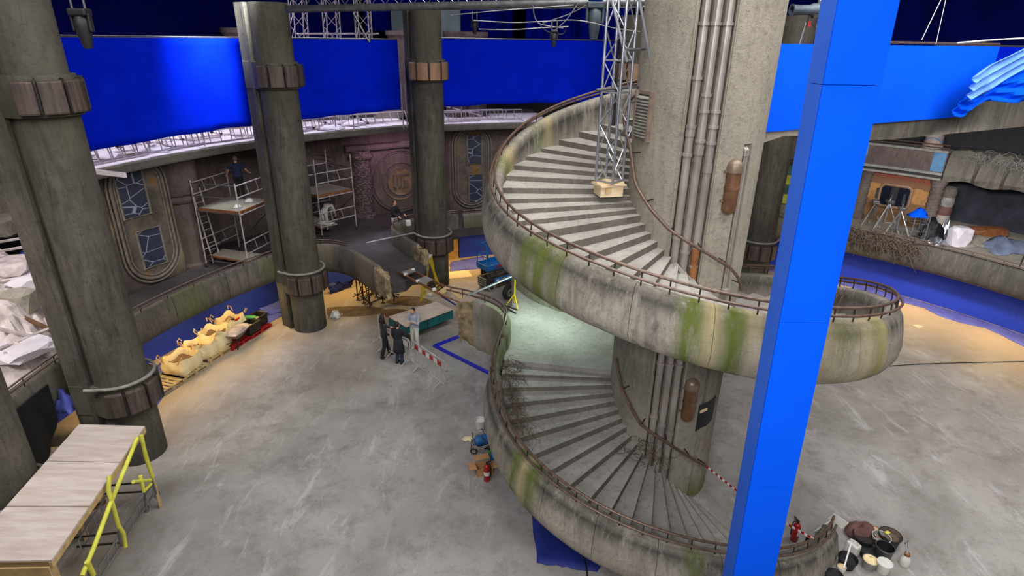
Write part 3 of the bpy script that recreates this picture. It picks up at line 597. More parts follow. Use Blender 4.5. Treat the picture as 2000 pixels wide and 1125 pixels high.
# round monogram
F = frame_on_wall(119.4, 20.38)
def disc(F, u0, z0_, rad, d0, d1, n=40): 
    a_ = [F(u0+rad*math.cos(2*math.pi*k/n), z0_+rad*math.sin(2*math.pi*k/n), d) for d in (d0, d1) for k in range(n)]
    return MB().add(a_, [list(range(n, 2*n))]+[[k, (k+1) % n, n+(k+1) % n, n+k] for k in range(n)])
def ringpts(F, u0, z0_, rad, d, n=48): return [F(u0+rad*math.cos(2*math.pi*k/n), z0_+rad*math.sin(2*math.pi*k/n), d) for k in range(n)]
EZ = 4.0
em = disc(F, 0, EZ, 1.62, -.1, .1).build('medallion', 'wall_plaster', wl, attr=wa)
for rad, rr in ((1.62, .07), (1.5, .04), (.98, .05), (.72, .06)): MB().tube(ringpts(F, 0, EZ, rad, .12), rr, 6, closed=True).build('medallion_ring', 'wall_plaster', em, smooth=True, attr=wa)
plain('medallion_bronze', (150, 122, 86), (92, 74, 58), 2.5, .7); disc(F, 0, EZ, .72, .1, .15).build('medallion_disc', 'medallion_bronze', em)
def fbox(F, u0, u1, z0_, z1, d0, d1): return [F(u_, z, d) for d in (d0, d1) for u_, z in ((u0, z0_), (u1, z0_), (u1, z1), (u0, z1))], [(3, 2, 1, 0), (4, 5, 6, 7), (0, 1, 5, 4), (1, 2, 6, 5), (2, 3, 7, 6), (3, 0, 4, 7)]
for nm, bx in (('monogram_u', [(-.42, -.3, -.38, .38), (-.42, -.08, -.38, -.27), (-.2, -.08, -.38, .18)]), ('monogram_t', [(-.12, .46, .27, .38), (.02, .13, -.38, .3), (.16, .3, -.36, .02)])):
    mb = MB()
    for b in bx: mb.add(*fbox(F, b[0], b[1], EZ+b[2], EZ+b[3], .15, .2))
    mb.build(nm, 'wall_plaster', em, attr=wa)
for k in range(11):
    a = R(60+k*9); MB().add(*fbox(F, .85*math.cos(a)-.03, .85*math.cos(a)+.03, EZ+.85*math.sin(a)-.06, EZ+.85*math.sin(a)+.06, .1, .14)).build('medallion_tick', 'wall_plaster', em, attr=wa)
# round doorway behind the second scaffold tower
F = frame_on_wall(131, 20.9); dw = disc(F, 0, 4.0, 1.25, -.1, .05).build('round_doorway', 'gallery_floor_dark', wl)
for rad in (1.3, 1.5, 1.7): MB().tube(ringpts(F, 0, 4.0, rad, .06), .07, 6, closed=True).build('doorway_ring', 'wall_plaster', dw, smooth=True, attr=wa)
F = frame_on_wall(143, 20.8)
for z in (5.9, 6.2, 6.5): MB().tube([F(u_, z, .05) for u_ in (-3, 3)], .04, 6).build('wall_ledge', 'wall_plaster', wl, attr=wa)
# canopy slabs over the gallery
def canopy(a0, a1, r0, r1, label, z=6.72):
    c = thing('canopy', label, 'canopy', pol(r0+1, (a0+a1)/2, z)); secs = []
    for k, a in enumerate(np.linspace(a0, a1, 30)):
        ra = r0+(r1-r0)*k/29; secs.append([pol(ra, a, z+.04), pol(ra-.03, a, z+.1), pol(ra-.03, a, z+.3), pol(ra, a, z+.34), pol(22.4, a, z+.34), pol(22.4, a, z)])
    MB().sweep(secs).build('slab', 'canopy_dark', c)
    n = int(abs(a1-a0)/3.4); es = np.linspace(a0, a1, n+1)
    for i in range(n):
        rr = r0+(r1-r0)*i/n+.12; jz = random.uniform(0, .012)
        MB().sweep([[pol(rr, a, z+.342+jz), pol(22.0, a, z+.342+jz), pol(22.0, a, z+.362+jz), pol(rr, a, z+.362+jz)] for a in (es[i]-.05, es[i+1]+.05)]).build('deck_board', 'white_board', c)
    return c
canopy(163.6, 118.5, 17.75, 18.6, 'long curved canopy slab over the left gallery, topped with white boards')
canopy(116.5, 97, 18.1, 18.1, 'shorter canopy slab running behind the spiral stair')
e = thing('canopy_lip', 'white upturned edge strip at the left end of the canopy', 'edge strip', pol(18, 164, 7.06)); 
MB().sweep([[p, p+Vector((0, 0, .14)), p+Vector((.05, .05, .14)), p+Vector((.05, .05, 0))] for p in (gp(150, 336, 7.07), gp(243, 347, 7.07))]).build('strip', 'white_board', e)
# inner soffit above the gallery is the canopy itself; dark backing behind the gallery
struct(MB().grid([[pol(24.5, a, z) for a in np.linspace(162, 92, 60)] for z in (2.3, 9.2)]).build('wall_back', 'black'))
# ------------------------------------------------------------ blue screens below the gallery
def blue_flat(a0, a1, r_, z0, z1, label, n, mat='blue_wall'):
    t = thing('blue_screen_wall', label, 'screen wall', pol(r_, (a0+a1)/2)); e = np.linspace(a0, a1, n+1)
    for i in range(n):
        rr = r_+(.0 if i % 2 else .012)
        MB().sweep([[pol(rr, a, z0), pol(rr+.04, a, z0), pol(rr+.04, a, z1), pol(rr, a, z1)] for a in np.linspace(e[i], e[i+1], 5)]).build('screen_panel', mat, t)
    return t
blue_flat(186, 121, 17.9, 0, 1.95, 'blue screen wall below the left gallery parapet, behind sacks and crates', 10)
blue_flat(112.2, 99, 18.2, 0, 1.95, 'blue screen wall behind the scissor lift', 3)
blue_flat(64, 10, 19.2, 0, 1.95, 'blue screen wall below the right hand gallery', 9)
plain('warm_ply', (196, 160, 92), (160, 124, 66), 2, .7); MB().sweep([[pol(18.15, a, 0), pol(18.3, a, 0), pol(18.3, a, 1.95), pol(18.15, a, 1.95)] for a in (120.6, 116.5, 112.4)]).build('plywood_wall', 'warm_ply', tag=('warm lit plywood wall beside the blue screen behind the scissor lift', 'wall panel'))
# cloth spilling on the floor at the foot of the screens
def floor_cloth(pts, label, mat, amp=.05, seed=1, name='ground_cloth'):
    """pts: two edge lines (far, near); rumpled strip lying on the floor"""
    rnd = random.Random(seed); far, near = [resample([Vector(p) for p in e_], .25) for e_ in pts]; n = max(len(far), len(near))
    far = resample(far, sum((b-a).length for a, b in zip(far, far[1:]))/(n-1)); near = resample(near, sum((b-a).length for a, b in zip(near, near[1:]))/(n-1)); n = min(len(far), len(near)); rows = []
    for k in range(9):
        row = []
        for i in range(n):
            v = far[i].lerp(near[i], k/8); v = v.copy(); v.z += .012+amp*abs(math.sin(i*.9+k*.7+rnd.random()))*rnd.random()*(1 if 0 < k < 8 else .2); v.x += rnd.uniform(-.03, .03); v.y += rnd.uniform(-.03, .03); row.append(v)
        rows.append(row)
    o = MB().grid(rows).build(name, mat, smooth=True, sharp=80, tag=(label, 'cloth')); o.modifiers.new('solid', 'SOLIDIFY').thickness = .01; return o
floor_cloth(([gp(230, 780), gp(330, 695), gp(440, 645), gp(600, 590)], [gp(300, 800), gp(370, 715), gp(470, 660), gp(585, 600)]), 'lavender blue ground cloth under the sacks at the foot of the left screen', 'blue_groundcloth', .06, 1)
floor_cloth(([gp(505, 605, .3), gp(575, 575, .5)], [gp(528, 617), gp(582, 603)]), 'bunched blue cloth beside the scaffold column base', 'blue_groundcloth', .12, 2)
floor_cloth(([gp(640, 560, .3), gp(695, 545, .4)], [gp(645, 575), gp(685, 562)]), 'crumpled dark blue cloth under the bridge stub beside the column', 'blue_tarp', .25, 3)
floor_cloth(([gp(880, 512), gp(945, 500)], [gp(878, 530), gp(950, 524)]), 'blue runner cloth on the floor left of the scissor lift', 'blue_groundcloth', .03, 4)
floor_cloth(([pol(19.1, a) for a in np.linspace(60, 12, 20)], [pol(18.2+.25*math.sin(a*.7), a) for a in np.linspace(60, 12, 20)]), 'blue ground cloth along the foot of the right screen wall', 'blue_groundcloth', .05, 5)
floor_cloth(([gp(1038, 990), gp(1150, 985), gp(1250, 1040)], [gp(1050, 1100), gp(1130, 1112), gp(1165, 1118)]), 'dark blue sheet lying under the front of the spiral stair', 'blue_tarp', .012, 6)
# ------------------------------------------------------------ hanging blue drapes
def drape(a0, a1, r_, zt, zb0, zb1, label, seed, mat='blue_cloth', fold=.05, r1=None):
    rnd = random.Random(seed); t = thing('blue_drape', label, 'drape', pol(r_, (a0+a1)/2, min(zb0, zb1))); n = int(abs(a1-a0)*4); rows = []
    ph = [rnd.uniform(0, 6) for _ in range(5)]
    for k in range(13):
        f_ = k/12; row = []
        for i in range(n+1):
            u_ = i/n; a = a0+(a1-a0)*u_; zb = zb0+(zb1-zb0)*u_+.02*math.sin(u_*23+ph[0]); z = zt+(zb-zt)*f_
            rr = (r_+((r1 or r_)-r_)*u_)+fold*(.25+f_)*(math.sin(u_*31+ph[1]+f_)+.6*math.sin(u_*67+ph[2]-2*f_))*.5
            row.append(pol(rr, a, z))
        rows.append(row)
    o = MB().grid(rows).build('cloth', mat, t, smooth=True, sharp=80); o.modifiers.new('solid', 'SOLIDIFY').thickness = .012
    MB().tube([pol((r_+((r1 or r_)-r_)*k/10)+.03, a0+(a1-a0)*k/10, zt+.03) for k in range(11)], .03, 8).build('hanging_pipe', 'steel_grey', t)
    return t
drape(172, 144.7, 17, 10.88, 7.75, 7.85, 'blue drape hanging at left between the far left and scaffold columns', 1)
drape(139.5, 122.4, 17, 10.88, 7.85, 8.0, 'blue drape hanging between the scaffold column and tan collared column', 2)
drape(116.4, 86.5, 17, 10.95, 8.02, 8.2, 'wide blue drape hanging above the upper stair rail, left of truss', 3, fold=.025)
# dark drapes higher up and further back
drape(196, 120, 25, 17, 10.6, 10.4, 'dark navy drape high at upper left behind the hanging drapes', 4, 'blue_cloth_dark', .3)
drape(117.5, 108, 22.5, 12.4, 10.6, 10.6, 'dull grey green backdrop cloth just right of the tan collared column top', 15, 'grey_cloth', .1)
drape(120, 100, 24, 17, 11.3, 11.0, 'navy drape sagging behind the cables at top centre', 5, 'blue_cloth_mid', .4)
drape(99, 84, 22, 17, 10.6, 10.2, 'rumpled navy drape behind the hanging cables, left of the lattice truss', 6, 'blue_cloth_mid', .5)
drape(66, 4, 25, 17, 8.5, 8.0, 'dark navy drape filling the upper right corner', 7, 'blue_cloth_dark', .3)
# ------------------------------------------------------------ upper bridge clad in blue, right of the central column
A = gp(1487, 261, 8.99); B = gp(1905, 226, 8.99)
A = Vector((A.x-.3, A.y, 0)); d = (B-A); d.z = 0; L = d.length; d.normalize(); nn = Vector((d.y, -d.x, 0))   # nn faces the camera
ub = thing('upper_bridge', 'concrete footbridge leaving the central column high up, clad in flat blue board', 'footbridge', A+Vector((0, 0, 8.6)))
def bx(s0, s1, o0, o1, z0, z1): return [A+d*s_+nn*o+Vector((0, 0, z)) for z in (z0, z1) for s_, o in ((s0, o0), (s1, o0), (s1, o1), (s0, o1))], [(3, 2, 1, 0), (4, 5, 6, 7), (0, 1, 5, 4), (1, 2, 6, 5), (2, 3, 7, 6), (3, 0, 4, 7)]
zp = [(-.9, 8.25), (-.2, 8.42), (.5, 8.72), (1.3, 8.86), (3, 8.75)]
for zq, mt in ((zp, 'shaft_concrete'), ([(3.0, 8.6), (6, 8.5), (14, 8.5)], 'column_concrete')): MB().sweep([[A+d*s_+nn*o+Vector((0, 0, z)) for o, z in ((-.02, zz), (-.02, 10.3), (-1.8, 10.3), (-1.8, zz))] for s_, zz in zq]).build('beam', mt, ub, attr=A0)
for k, (s0, s1) in enumerate(((.28, 3.2), (3.21, L-1.6))):
    MB().add(*bx(s0, s1, 0, .04, 9.0, 10.97)).build('blue_board', 'blue_paint', ub)
m_ = MB(); pts = [(L-1.6, 10.97), (L-1.6, 9.0), (L-1.0, 9.02), (L-.6, 9.3), (L-.2, 9.75), (L+.1, 10.0), (L+.1, 10.97)]
m_.add([A+d*s_+nn*o+Vector((0, 0, z)) for o in (0, .04) for s_, z in pts], [list(range(7))[::-1], list(range(7, 14))]+[[i, (i+1) % 7, 7+(i+1) % 7, 7+i] for i in range(7)]).build('blue_board', 'blue_paint', ub)
MB().tube([A+d*3.4+Vector((0, 0, 11.03)), A+d*(L+.1)+Vector((0, 0, 11.03))], .035, 8).build('top_pipe', 'rail_brown', ub)
# ------------------------------------------------------------ blue post in front
bp = thing('blue_post', 'tall bright blue square post in front of the stair', 'post', (3.87, 7.5, 0))
def post_x(z): return .30*(1-z/11.4)
zz = [0, 2.0, 4.6, 7.45, 10.55, 13.2]
for z0, z1 in zip(zz, zz[1:]):
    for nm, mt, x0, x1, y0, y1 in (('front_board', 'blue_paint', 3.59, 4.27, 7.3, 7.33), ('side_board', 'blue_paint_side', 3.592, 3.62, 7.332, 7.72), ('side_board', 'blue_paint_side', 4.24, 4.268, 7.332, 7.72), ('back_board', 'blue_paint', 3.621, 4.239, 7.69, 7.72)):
        e_ = .004
        MB().add([(x+post_x(z), y, z) for z in (z0+e_, z1-e_) for x, y in ((x0, y0), (x1, y0), (x1, y1), (x0, y1))], [(3, 2, 1, 0), (4, 5, 6, 7), (0, 1, 5, 4), (1, 2, 6, 5), (2, 3, 7, 6), (3, 0, 4, 7)]).build(nm, mt, bp)
# ------------------------------------------------------------ warm lamps under the gallery and the cool work light on the landing
for a in (170, 160, 150, 135, 126): area('under_gallery_lamp', pol(16.9, a, 1.85), pol(16.2, a, 0), (1.6, .3), 46, (1, .66, .24))
for a in (117, 108): area('under_gallery_lamp', pol(17.2, a, 1.85), pol(16, a, 0), (1.6, .3), 60, (1, .62, .2))
for a in (48, 38, 28, 18): area('under_gallery_lamp', pol(18.2, a, 1.85), pol(17, a, 0), (1.6, .3), 55, (1, .66, .26))
area('gallery_glow', pol(18.6, 122, 6.5), pol(19.6, 121, 3), (1.5, .4), 34, (.8, .45, .75))
area('drape_lamp', pol(14.5, 150, 13.2), pol(17, 148.6, 10.3), (.8, .8), 130, (.9, .95, 1), 60)
area('landing_lamp', (1.0, 16.2, 5.0), (.9, 16.0, 3.0), (.6, .6), 85, (.72, 1, .84))
# ------------------------------------------------------------ generic props
def disc_pts(c, r, n, ax='z'): return [c+Vector((r*math.cos(2*math.pi*k/n), r*math.sin(2*math.pi*k/n), 0)) for k in range(n)]
def tube1(name, a, b, r, mat, parent, n=8): return MB().tube([a, b], r, n).build(name, mat, parent, smooth=True)
def mbox(name, c, size, mat, parent, rz=0, bevel=0, rot=None): return MB().box(c, size, rz, rot).build(name, mat, parent, bevel=bevel)
def wheel(name, c, axis, r, wdt, parent, mat='black_rubber', hub='ring_grey'):
    ax = Vector(axis).normalized(); M = ax.to_track_quat('Z', 'Y').to_matrix()
    t = MB().lathe([(r*.62, -wdt/2), (r*.9, -wdt/2), (r, -wdt*.3), (r, wdt*.3), (r*.9, wdt/2), (r*.62, wdt/2), (r*.62, -wdt/2)], c, 20, M=M).build(name, mat, parent, smooth=True, sharp=50)
    MB().lathe([(.001, -wdt*.3), (r*.2, -wdt*.35), (r*.3, -wdt*.2), (r*.63, -wdt*.35), (r*.63, wdt*.35), (r*.3, wdt*.2), (r*.2, wdt*.35), (.001, wdt*.3)], c, 16, M=M).build('wheel_hub', hub, t, smooth=True)
    return t
# ------------------------------------------------------------ plywood deck on padded scaffold, lower left
FL, FR, NR, NL = Vector((-10.28, 11.62, 0)), Vector((-8.69, 11.58, 0)), Vector((-8.08, 7.66, 0)), Vector((-9.7, 7.6, 0))
dk = thing('plywood_deck', 'long plywood topped platform at lower left beside the dark column', 'platform', Vector((-9.2, 9.6, 0)))
for k in range(3):
    a, b = k/3+.003, (k+1)/3-.003; q = [FL.lerp(NL, a), FR.lerp(NR, a), FR.lerp(NR, b), FL.lerp(NL, b)]
    MB().prism([(p.x, p.y) for p in q], 2.36, 2.4).build('plywood_sheet', 'plywood', dk)
for u_ in (.02, .98): 
    a, b = FL.lerp(FR, u_), NL.lerp(NR, u_); MB().bar(a+Vector((0, 0, 2.29)), b+Vector((0, 0, 2.29)), .05, .13).build('edge_joist', 'timber', dk)
for v_ in (.02, .34, .66, .985):
    a, b = FL.lerp(NL, v_), FR.lerp(NR, v_); MB().bar(a.lerp(b, .05)+Vector((0, 0, 2.29)), a.lerp(b, .95)+Vector((0, 0, 2.29)), .05, .12).build('cross_joist', 'timber', dk)
MB().bar(NL.lerp(NR, .02)+Vector((0, -.03, 1.9)), NR+Vector((-.05, -.03, 1.9)), .03, .75).build('end_board', 'timber', dk)
for u_ in (.1, .5, .93): tube1('timber_leg', NL.lerp(NR, u_)+Vector((0, .12, 0)), NL.lerp(NR, u_)+Vector((0, .12, 2.22)), .06, 'timber', dk, 4)
for u_ in (.05, .94): tube1('timber_leg', FL.lerp(FR, u_)+Vector((0, -.1, 0)), FL.lerp(FR, u_)+Vector((0, -.1, 2.22)), .05, 'timber', dk, 4)
for v_ in (.3, .62): 
    p = FL.lerp(NL, v_)+Vector((.15, 0, 0)); tube1('timber_leg', p, p+Vector((0, 0, 2.22)), .05, 'timber', dk, 4)
MB().bar(FL.lerp(NL, .1)+Vector((.3, 0, .4)), FL.lerp(NL, .95)+Vector((.3, 0, 2.1)), .05, .1).build('diagonal_brace', 'timber_dark', dk)
MB().bar(FL.lerp(NL, .02)+Vector((.02, 0, 1.3)), FL.lerp(NL, .98)+Vector((.02, 0, 1.3)), .02, 1.6).build('back_board', 'timber', dk)
# scaffold frame under and beside the deck
sf = thing('padded_scaffold', 'aluminium mobile scaffold with bright yellow foam padding, under the plywood deck', 'scaffold', Vector((-8.3, 9.9, 0)))
def side(x, y, off=.12):
    """point on the upright plane just outside the right edge of the deck"""
    e_ = (NR-FR).normalized(); n = Vector((e_.y, -e_.x, 0)); n = -n if n.x < 0 else n; P0 = FR+n*off
    d = _f+_r*((x-1000)/FPX)-_u*((y-562.5)/FPX); c = Vector((0, 0, CAMH)); t = (P0-c).dot(n)/d.dot(n); return c+d*t
def sleeve(pts, r=.045, off=.12): return MB().tube([side(x, y, off) for x, y in pts], r, 10).build('foam_sleeve', 'yellow_foam', sf, smooth=True)
sleeve([(276, 850), (284, 890), (298, 932)]); sleeve([(268, 855), (240, 925), (215, 985), (185, 1065), (160, 1125)])
sleeve([(213, 930), (212, 958), (221, 990), (232, 1030)]); sleeve([(232, 1028), (241, 1042), (245, 1068)]); sleeve([(260, 941), (294, 938)], .04, .3); sleeve([(274, 930), (281, 960)], .04, .32); sleeve([(281, 960), (295, 945)], .035, .3)
sleeve([(170, 1097), (182, 1123)], .05, .16)
for (a, b) in (((281, 950), (287, 1000)), ((296, 935), (305, 965)), ((231, 1040), (238, 1066)), ((172, 1095), (176, 1160))): MB().tube([side(*a), side(*b)], .026, 8).build('leg_tube', 'steel_grey', sf, smooth=True)
c0, c1 = gp(289, 998), gp(310, 969)
for c in (c0, c1):
    wheel('castor', c+Vector((0, 0, .07)), (1, .3, 0), .07, .04, sf); tube1('castor_stem', c+Vector((0, 0, .12)), c+Vector((0, 0, .45)), .02, 'steel_grey', sf)
def lattice(name, a, b, up, mat, parent, rung=.45, r=.022, rr=.014):
    """flat ladder beam: two chords and rungs"""
    a, b, up = Vector(a), Vector(b), Vector(up); L = (b-a).length; n = max(2, int(L/rung))
    for o in (Vector(), up): tube1('chord', a+o, b+o, r, mat, parent, 6)
    for k in range(n+1):
        p = a.lerp(b, k/n); tube1('rung', p, p+up, rr, mat, parent, 5)
lattice('ladder', gp(300, 965, .3), gp(195, 1130, .3), (0.03, .03, .3), 'aluminium', sf, .35)
lattice('ladder', gp(215, 985, .45), gp(160, 1075, .45), (0, 0, .3), 'aluminium', sf, .35)
for a, b in (((195, 950, .6), (280, 942, .6)), ((200, 965, .4), (284, 960, .4)), ((145, 1050, .7), (232, 1040, .7)), ((150, 1068, .5), (236, 1060, .5))): tube1('ledger', gp(*a), gp(*b), .024, 'dark_steel', sf)
tube1('brace', gp(195, 1015, .5), gp(278, 965, .5), .02, 'aluminium', sf)
# ------------------------------------------------------------ things on the gallery and floor at far left
zb_ = lambda a: float(np.interp(a, [181, 182.5, 186, 196], [1.9, 1.3, .5, .2]))
MB().sweep([[pol(15.86+.05*math.sin(a*3), a, zb_(a)), pol(15.9+.05*math.sin(a*3), a, zb_(a)), pol(15.82, a, 2.75), pol(15.78, a, 2.75)] for a in np.linspace(196, 181.5, 30)]).build('dark_cloth', 'black', smooth=True, tag=('black cloth hung below the parapet at far left, left of the dark column', 'cloth'))
def crumple(name, c, size, mat, label, cat, seed, n=9, flat=.5):
    rnd = random.Random(seed); rows = []
    for i in range(n):
        row = []
        for k in range(n):
            u_, v_ = i/(n-1)-.5, k/(n-1)-.5; h = max(0, 1-4*(u_*u_+v_*v_)); row.append(Vector(c)+Vector((u_*size[0]*(1+.3*rnd.uniform(-1, 1)), v_*size[1]*(1+.3*rnd.uniform(-1, 1)), .015+size[2]*h*rnd.uniform(flat, 1))))
        rows.append(row)
    o = MB().grid(rows).build(name, mat, smooth=True, sharp=70, tag=(label, cat)); o.modifiers.new('solid', 'SOLIDIFY').thickness = .008; return o
crumple('plastic_sheet', gp(122, 768, 2.3)+Vector((0, 0, -.5)), (.5, .45, .7), 'blue_groundcloth', 'crumpled pale blue plastic hanging beside the far left column', 'plastic', 3)
crumple('grey_tarpaulin', gp(118, 858, .0), (1.6, .9, .35), 'canopy_concrete', 'grey tarpaulin heap on the floor behind the plywood deck', 'tarpaulin', 5)
crumple('plastic_wrap', gp(95, 890, .0), (.8, .6, .25), 'white_board', 'bundle of clear plastic wrap beside the left edge column', 'plastic', 8)
t = thing('tread_mats', 'dark ribbed plastic tread mats beside the plywood deck', 'mats', gp(75, 905))
for k in range(7): mbox('mat_rib', gp(72+k*2.5, 935-k*12, .03), (.95, .12, .05), 'black_rubber', t, R(20))
floor_cloth(([gp(-120, 990), gp(60, 960)], [gp(-120, 1140), gp(20, 1060)]), 'blue ground sheet on the floor below the left edge column', 'blue_tarp', .02, 21)
# rubble heap on the gallery at far left
def vnoise(x, y, s): return math.sin(x*1.7*s+1.3)*math.cos(y*2.3*s+.7)+.5*math.sin(x*4.1*s+y*3.3*s)+.3*math.sin(x*9.3*s-y*7.7*s)
rows = []; rnd = random.Random(3)
for i in range(40):
    r_ = 16.5+i*.24; rows.append([pol(r_, a, 2.35+max(0, (r_-16.7))*.62+.26*vnoise(r_, a*.3, 1.2)*min(1, (r_-16.4))+rnd.uniform(-.1, .1)*min(1, r_-16.4)) for a in np.linspace(198, 168, 70)])
MB().grid(rows).build('rubble_heap', 'rock_pale', tag=('pale heap of broken rubble piled on the gallery at far left', 'rubble'), kind='stuff')
def rock(name, c, size, mat, label, seed, cat='rock', rz=0):
    rnd = random.Random(seed); bm = bmesh.new(); bmesh.ops.create_icosphere(bm, subdivisions=2, radius=1); Mx = Matrix.Rotation(rz, 3, 'Z'); mb = MB()
    vs = []
    for v in bm.verts:
        k = 1+rnd.uniform(-.16, .16); q = Vector((max(-.75, min(.75, v.co.x*k)), max(-.75, min(.75, v.co.y*k)), max(-.7, min(.7, v.co.z*k)))); vs.append(Vector(c)+Mx@Vector((q.x*size[0], q.y*size[1], q.z*size[2])))
    mb.add(vs, [[v.index for v in f.verts] for f in bm.faces]); bm.free(); return mb.build(name, mat, tag=(label, cat))
RB = [(35, 590, 4.0, (.6, .5, .55), 'round grey boulder in the middle of the far left rubble', 'canopy_concrete'), (60, 545, 4.3, (1.0, .8, .3), 'flat pale slab lying above the boulder at far left', 'white_board'), (20, 520, 4.6, (.9, .7, .3), 'cracked pale slab at the left frame edge', 'rock_pale'), (85, 500, 4.9, (.7, .5, .4), 'dark blue grey block wedged in the upper rubble at far left', 'blue_tarp'), (15, 440, 5.4, (.7, .6, .5), 'rough grey rock high up at the left frame edge', 'gallery_concrete'), (15, 385, 6.4, (.8, .6, .8), 'tall dark rock topmost in the far left rubble', 'gallery_concrete'), (30, 680, 3.1, (1.1, .9, .2), 'broad pale slab lowest in the far left rubble', 'white_board')]
def rubp(x, y):
    """march the view ray down to the rubble slope"""
    d = _f+_r*((x-1000)/FPX)-_u*((y-562.5)/FPX); c = Vector((0, 0, CAMH)); t = 10
    for _ in range(900):
        p = c+d*t; r_ = math.hypot(p.x-AX.x, p.y-AX.y)
        if r_ > 16.5 and p.z < 2.4+max(0, r_-16.7)*.62: return p
        t += .03
    return p
for k, (x, y, z, s_, lb, mt) in enumerate(RB): rock('rubble_rock', rubp(x, y), s_, mt, lb, k, rz=k)
for k, (x0, y0, x1, y1, lb) in enumerate(((0, 455, 105, 425, 'dark plank sticking out of the upper rubble'), (0, 498, 110, 478, 'weathered plank lying above the blue grey block'), (5, 560, 150, 520, 'long pale plank across the flat slab of rubble'), (10, 610, 110, 655, 'dark timber slanting below the round boulder'), (0, 690, 120, 640, 'thin pale lath over the lower rubble'), (0, 480, 100, 462, 'upper pale plank in the far left rubble'), (0, 650, 100, 672, 'splintered lath at the foot of the rubble'))):
    a, b = rubp(x0, y0)+Vector((0, 0, .12)), rubp(x1, y1)+Vector((0, 0, .12)); MB().bar(a, b, .14, .05).build('rubble_plank', 'timber_dark' if 'dark' in lb else 'rock_pale', tag=(lb, 'plank'))
# ------------------------------------------------------------ pallets, bulk bags, wheelbarrow, crates along the left screen
def pallet(loc, rz, label, mat, group=None):
    t = thing('pallet', label, 'pallet', loc, rz, world=False)
    for k in range(7): MB().box((-.6+.1+k*.167, 0, .132), (.115, 1.0, .02)).build('top_slat', mat, t)
    for y in (-.45, 0, .45):
        MB().box((0, y, .112), (1.2, .1, .018)).build('bearer', mat, t)
        for x in (-.53, 0, .53): MB().box((x, y, .06), (.13, .1, .085)).build('block', mat, t)
        MB().box((0, y, .009), (1.2, .1, .018)).build('skid', mat, t)
    return t
e_ = (gp(500, 645)-gp(315, 765)); RZ = math.atan2(e_.y, e_.x)
pallet(gp(316, 755), RZ, 'empty pale slatted pallet nearest the far left column', 'pallet_wood')
pallet(gp(362, 727), RZ, 'pallet under the nearest open cream bulk bag', 'pallet_wood')
pallet(gp(412, 692), RZ, 'pallet under the middle cream bulk bag', 'timber')
pallet(gp(455, 668), RZ, 'dark red pallet behind the wheelbarrow', 'red_paint')
pallet(gp(492, 646), RZ, 'red pallet under the black crates', 'red_paint')
def bulk_bag(c, w_, d_, h, rz, label, seed, mat='sack_cream'):
    rnd = random.Random(seed); t = thing('bulk_bag', label, 'bag', Vector(c), rz, world=False); rows = []; n = 28
    for k in range(9):
        f_ = k/8; row = []
        for i in range(n):
            a = 2*math.pi*i/n; sq = 1/max(abs(math.cos(a)), abs(math.sin(a)))**.75; b = 1+.12*math.sin(f_*3.1)+.04*math.sin(a*5+seed+f_*6)+rnd.uniform(-.02, .02)
            corner = abs(math.sin(2*a))**3; z = h*f_*(1+(.2*corner*f_-.1*f_)+.05*math.sin(a*3+seed)*f_)
            row.append(Vector((w_/2*math.cos(a)*sq*b*(1-.12*f_), d_/2*math.sin(a)*sq*b*(1-.12*f_), z)))
        rows.append(row)
    inner = [[Vector((p.x*s_, p.y*s_, p.z-dz)) for p in rows[-1]] for s_, dz in ((.94, .04), (.85, .22), (.6, .3))]; inner += [[Vector((0, 0, h*.72))]*n]
    MB().grid([[Vector((0, 0, 0))]*n]+rows, True).build('sack', mat, t, smooth=True, sharp=60); MB().grid([rows[-1]]+inner[:2], True).build('lining', 'sack_cream', t, smooth=True, sharp=60); MB().grid(inner[1:], True).build('filling', 'sand', t, smooth=True)
    for sx in (-1, 1):
        for sy in (-1, 1):
            p = Vector((sx*w_*.42, sy*d_*.42, h*1.15)); MB().tube([p, p+Vector((sx*.05, sy*.05, .12)), p+Vector((sx*.16, sy*.02, .05)), p+Vector((sx*.12, -sy*.1, -.12))], .018, 6).build('lifting_loop', 'timber', t, smooth=True)
    return t
bulk_bag(gp(360, 724)+Vector((0, 0, .143)), .1*10.5, 1.0, .5, RZ+.1, 'nearest cream bulk bag, open with brown filling', 1)
bulk_bag(gp(396, 699)+Vector((0, 0, .143)), .95, .9, .56, RZ-.2, 'middle cream bulk bag, slumped against its neighbours', 2)
bulk_bag(gp(425, 681)+Vector((0, 0, .143)), 1.0, .95, .7, RZ+.3, 'tall cream bulk bag standing left of the wheelbarrow', 3)
bulk_bag(gp(447, 662)+Vector((.0, .35, .143)), .95, .9, .66, RZ, 'rearmost cream bulk bag behind the wheelbarrow', 4)
wb = thing('wheelbarrow', 'wheelbarrow heaped with rubble standing in front of the bulk bags', 'wheelbarrow', gp(468, 672), RZ+.1, world=False)
rows = [[Vector((x*s_, y*s_*.8, z)) for x, y in [(-.5, -.36), (0, -.4), (.45, -.32), (.6, 0), (.45, .32), (0, .4), (-.5, .36), (-.55, 0)]] for s_, z in ((.5, .36), (.85, .52), (1.05, .62))]
MB().grid(rows, True).add(rows[0], [list(range(8))]).build('tray', 'ring_grey', wb, smooth=True, sharp=50)
rows = [[Vector((x*s_, y*s_*.8, z+random.uniform(-.02, .03))) for x, y in [(-.5, -.36), (0, -.4), (.45, -.32), (.6, 0), (.45, .32), (0, .4), (-.5, .36), (-.55, 0)]] for s_, z in ((1.0, .6), (.75, .67), (.4, .72), (0.01, .74))]
MB().grid(rows, True).build('rubble_load', 'rock_pale', wb)
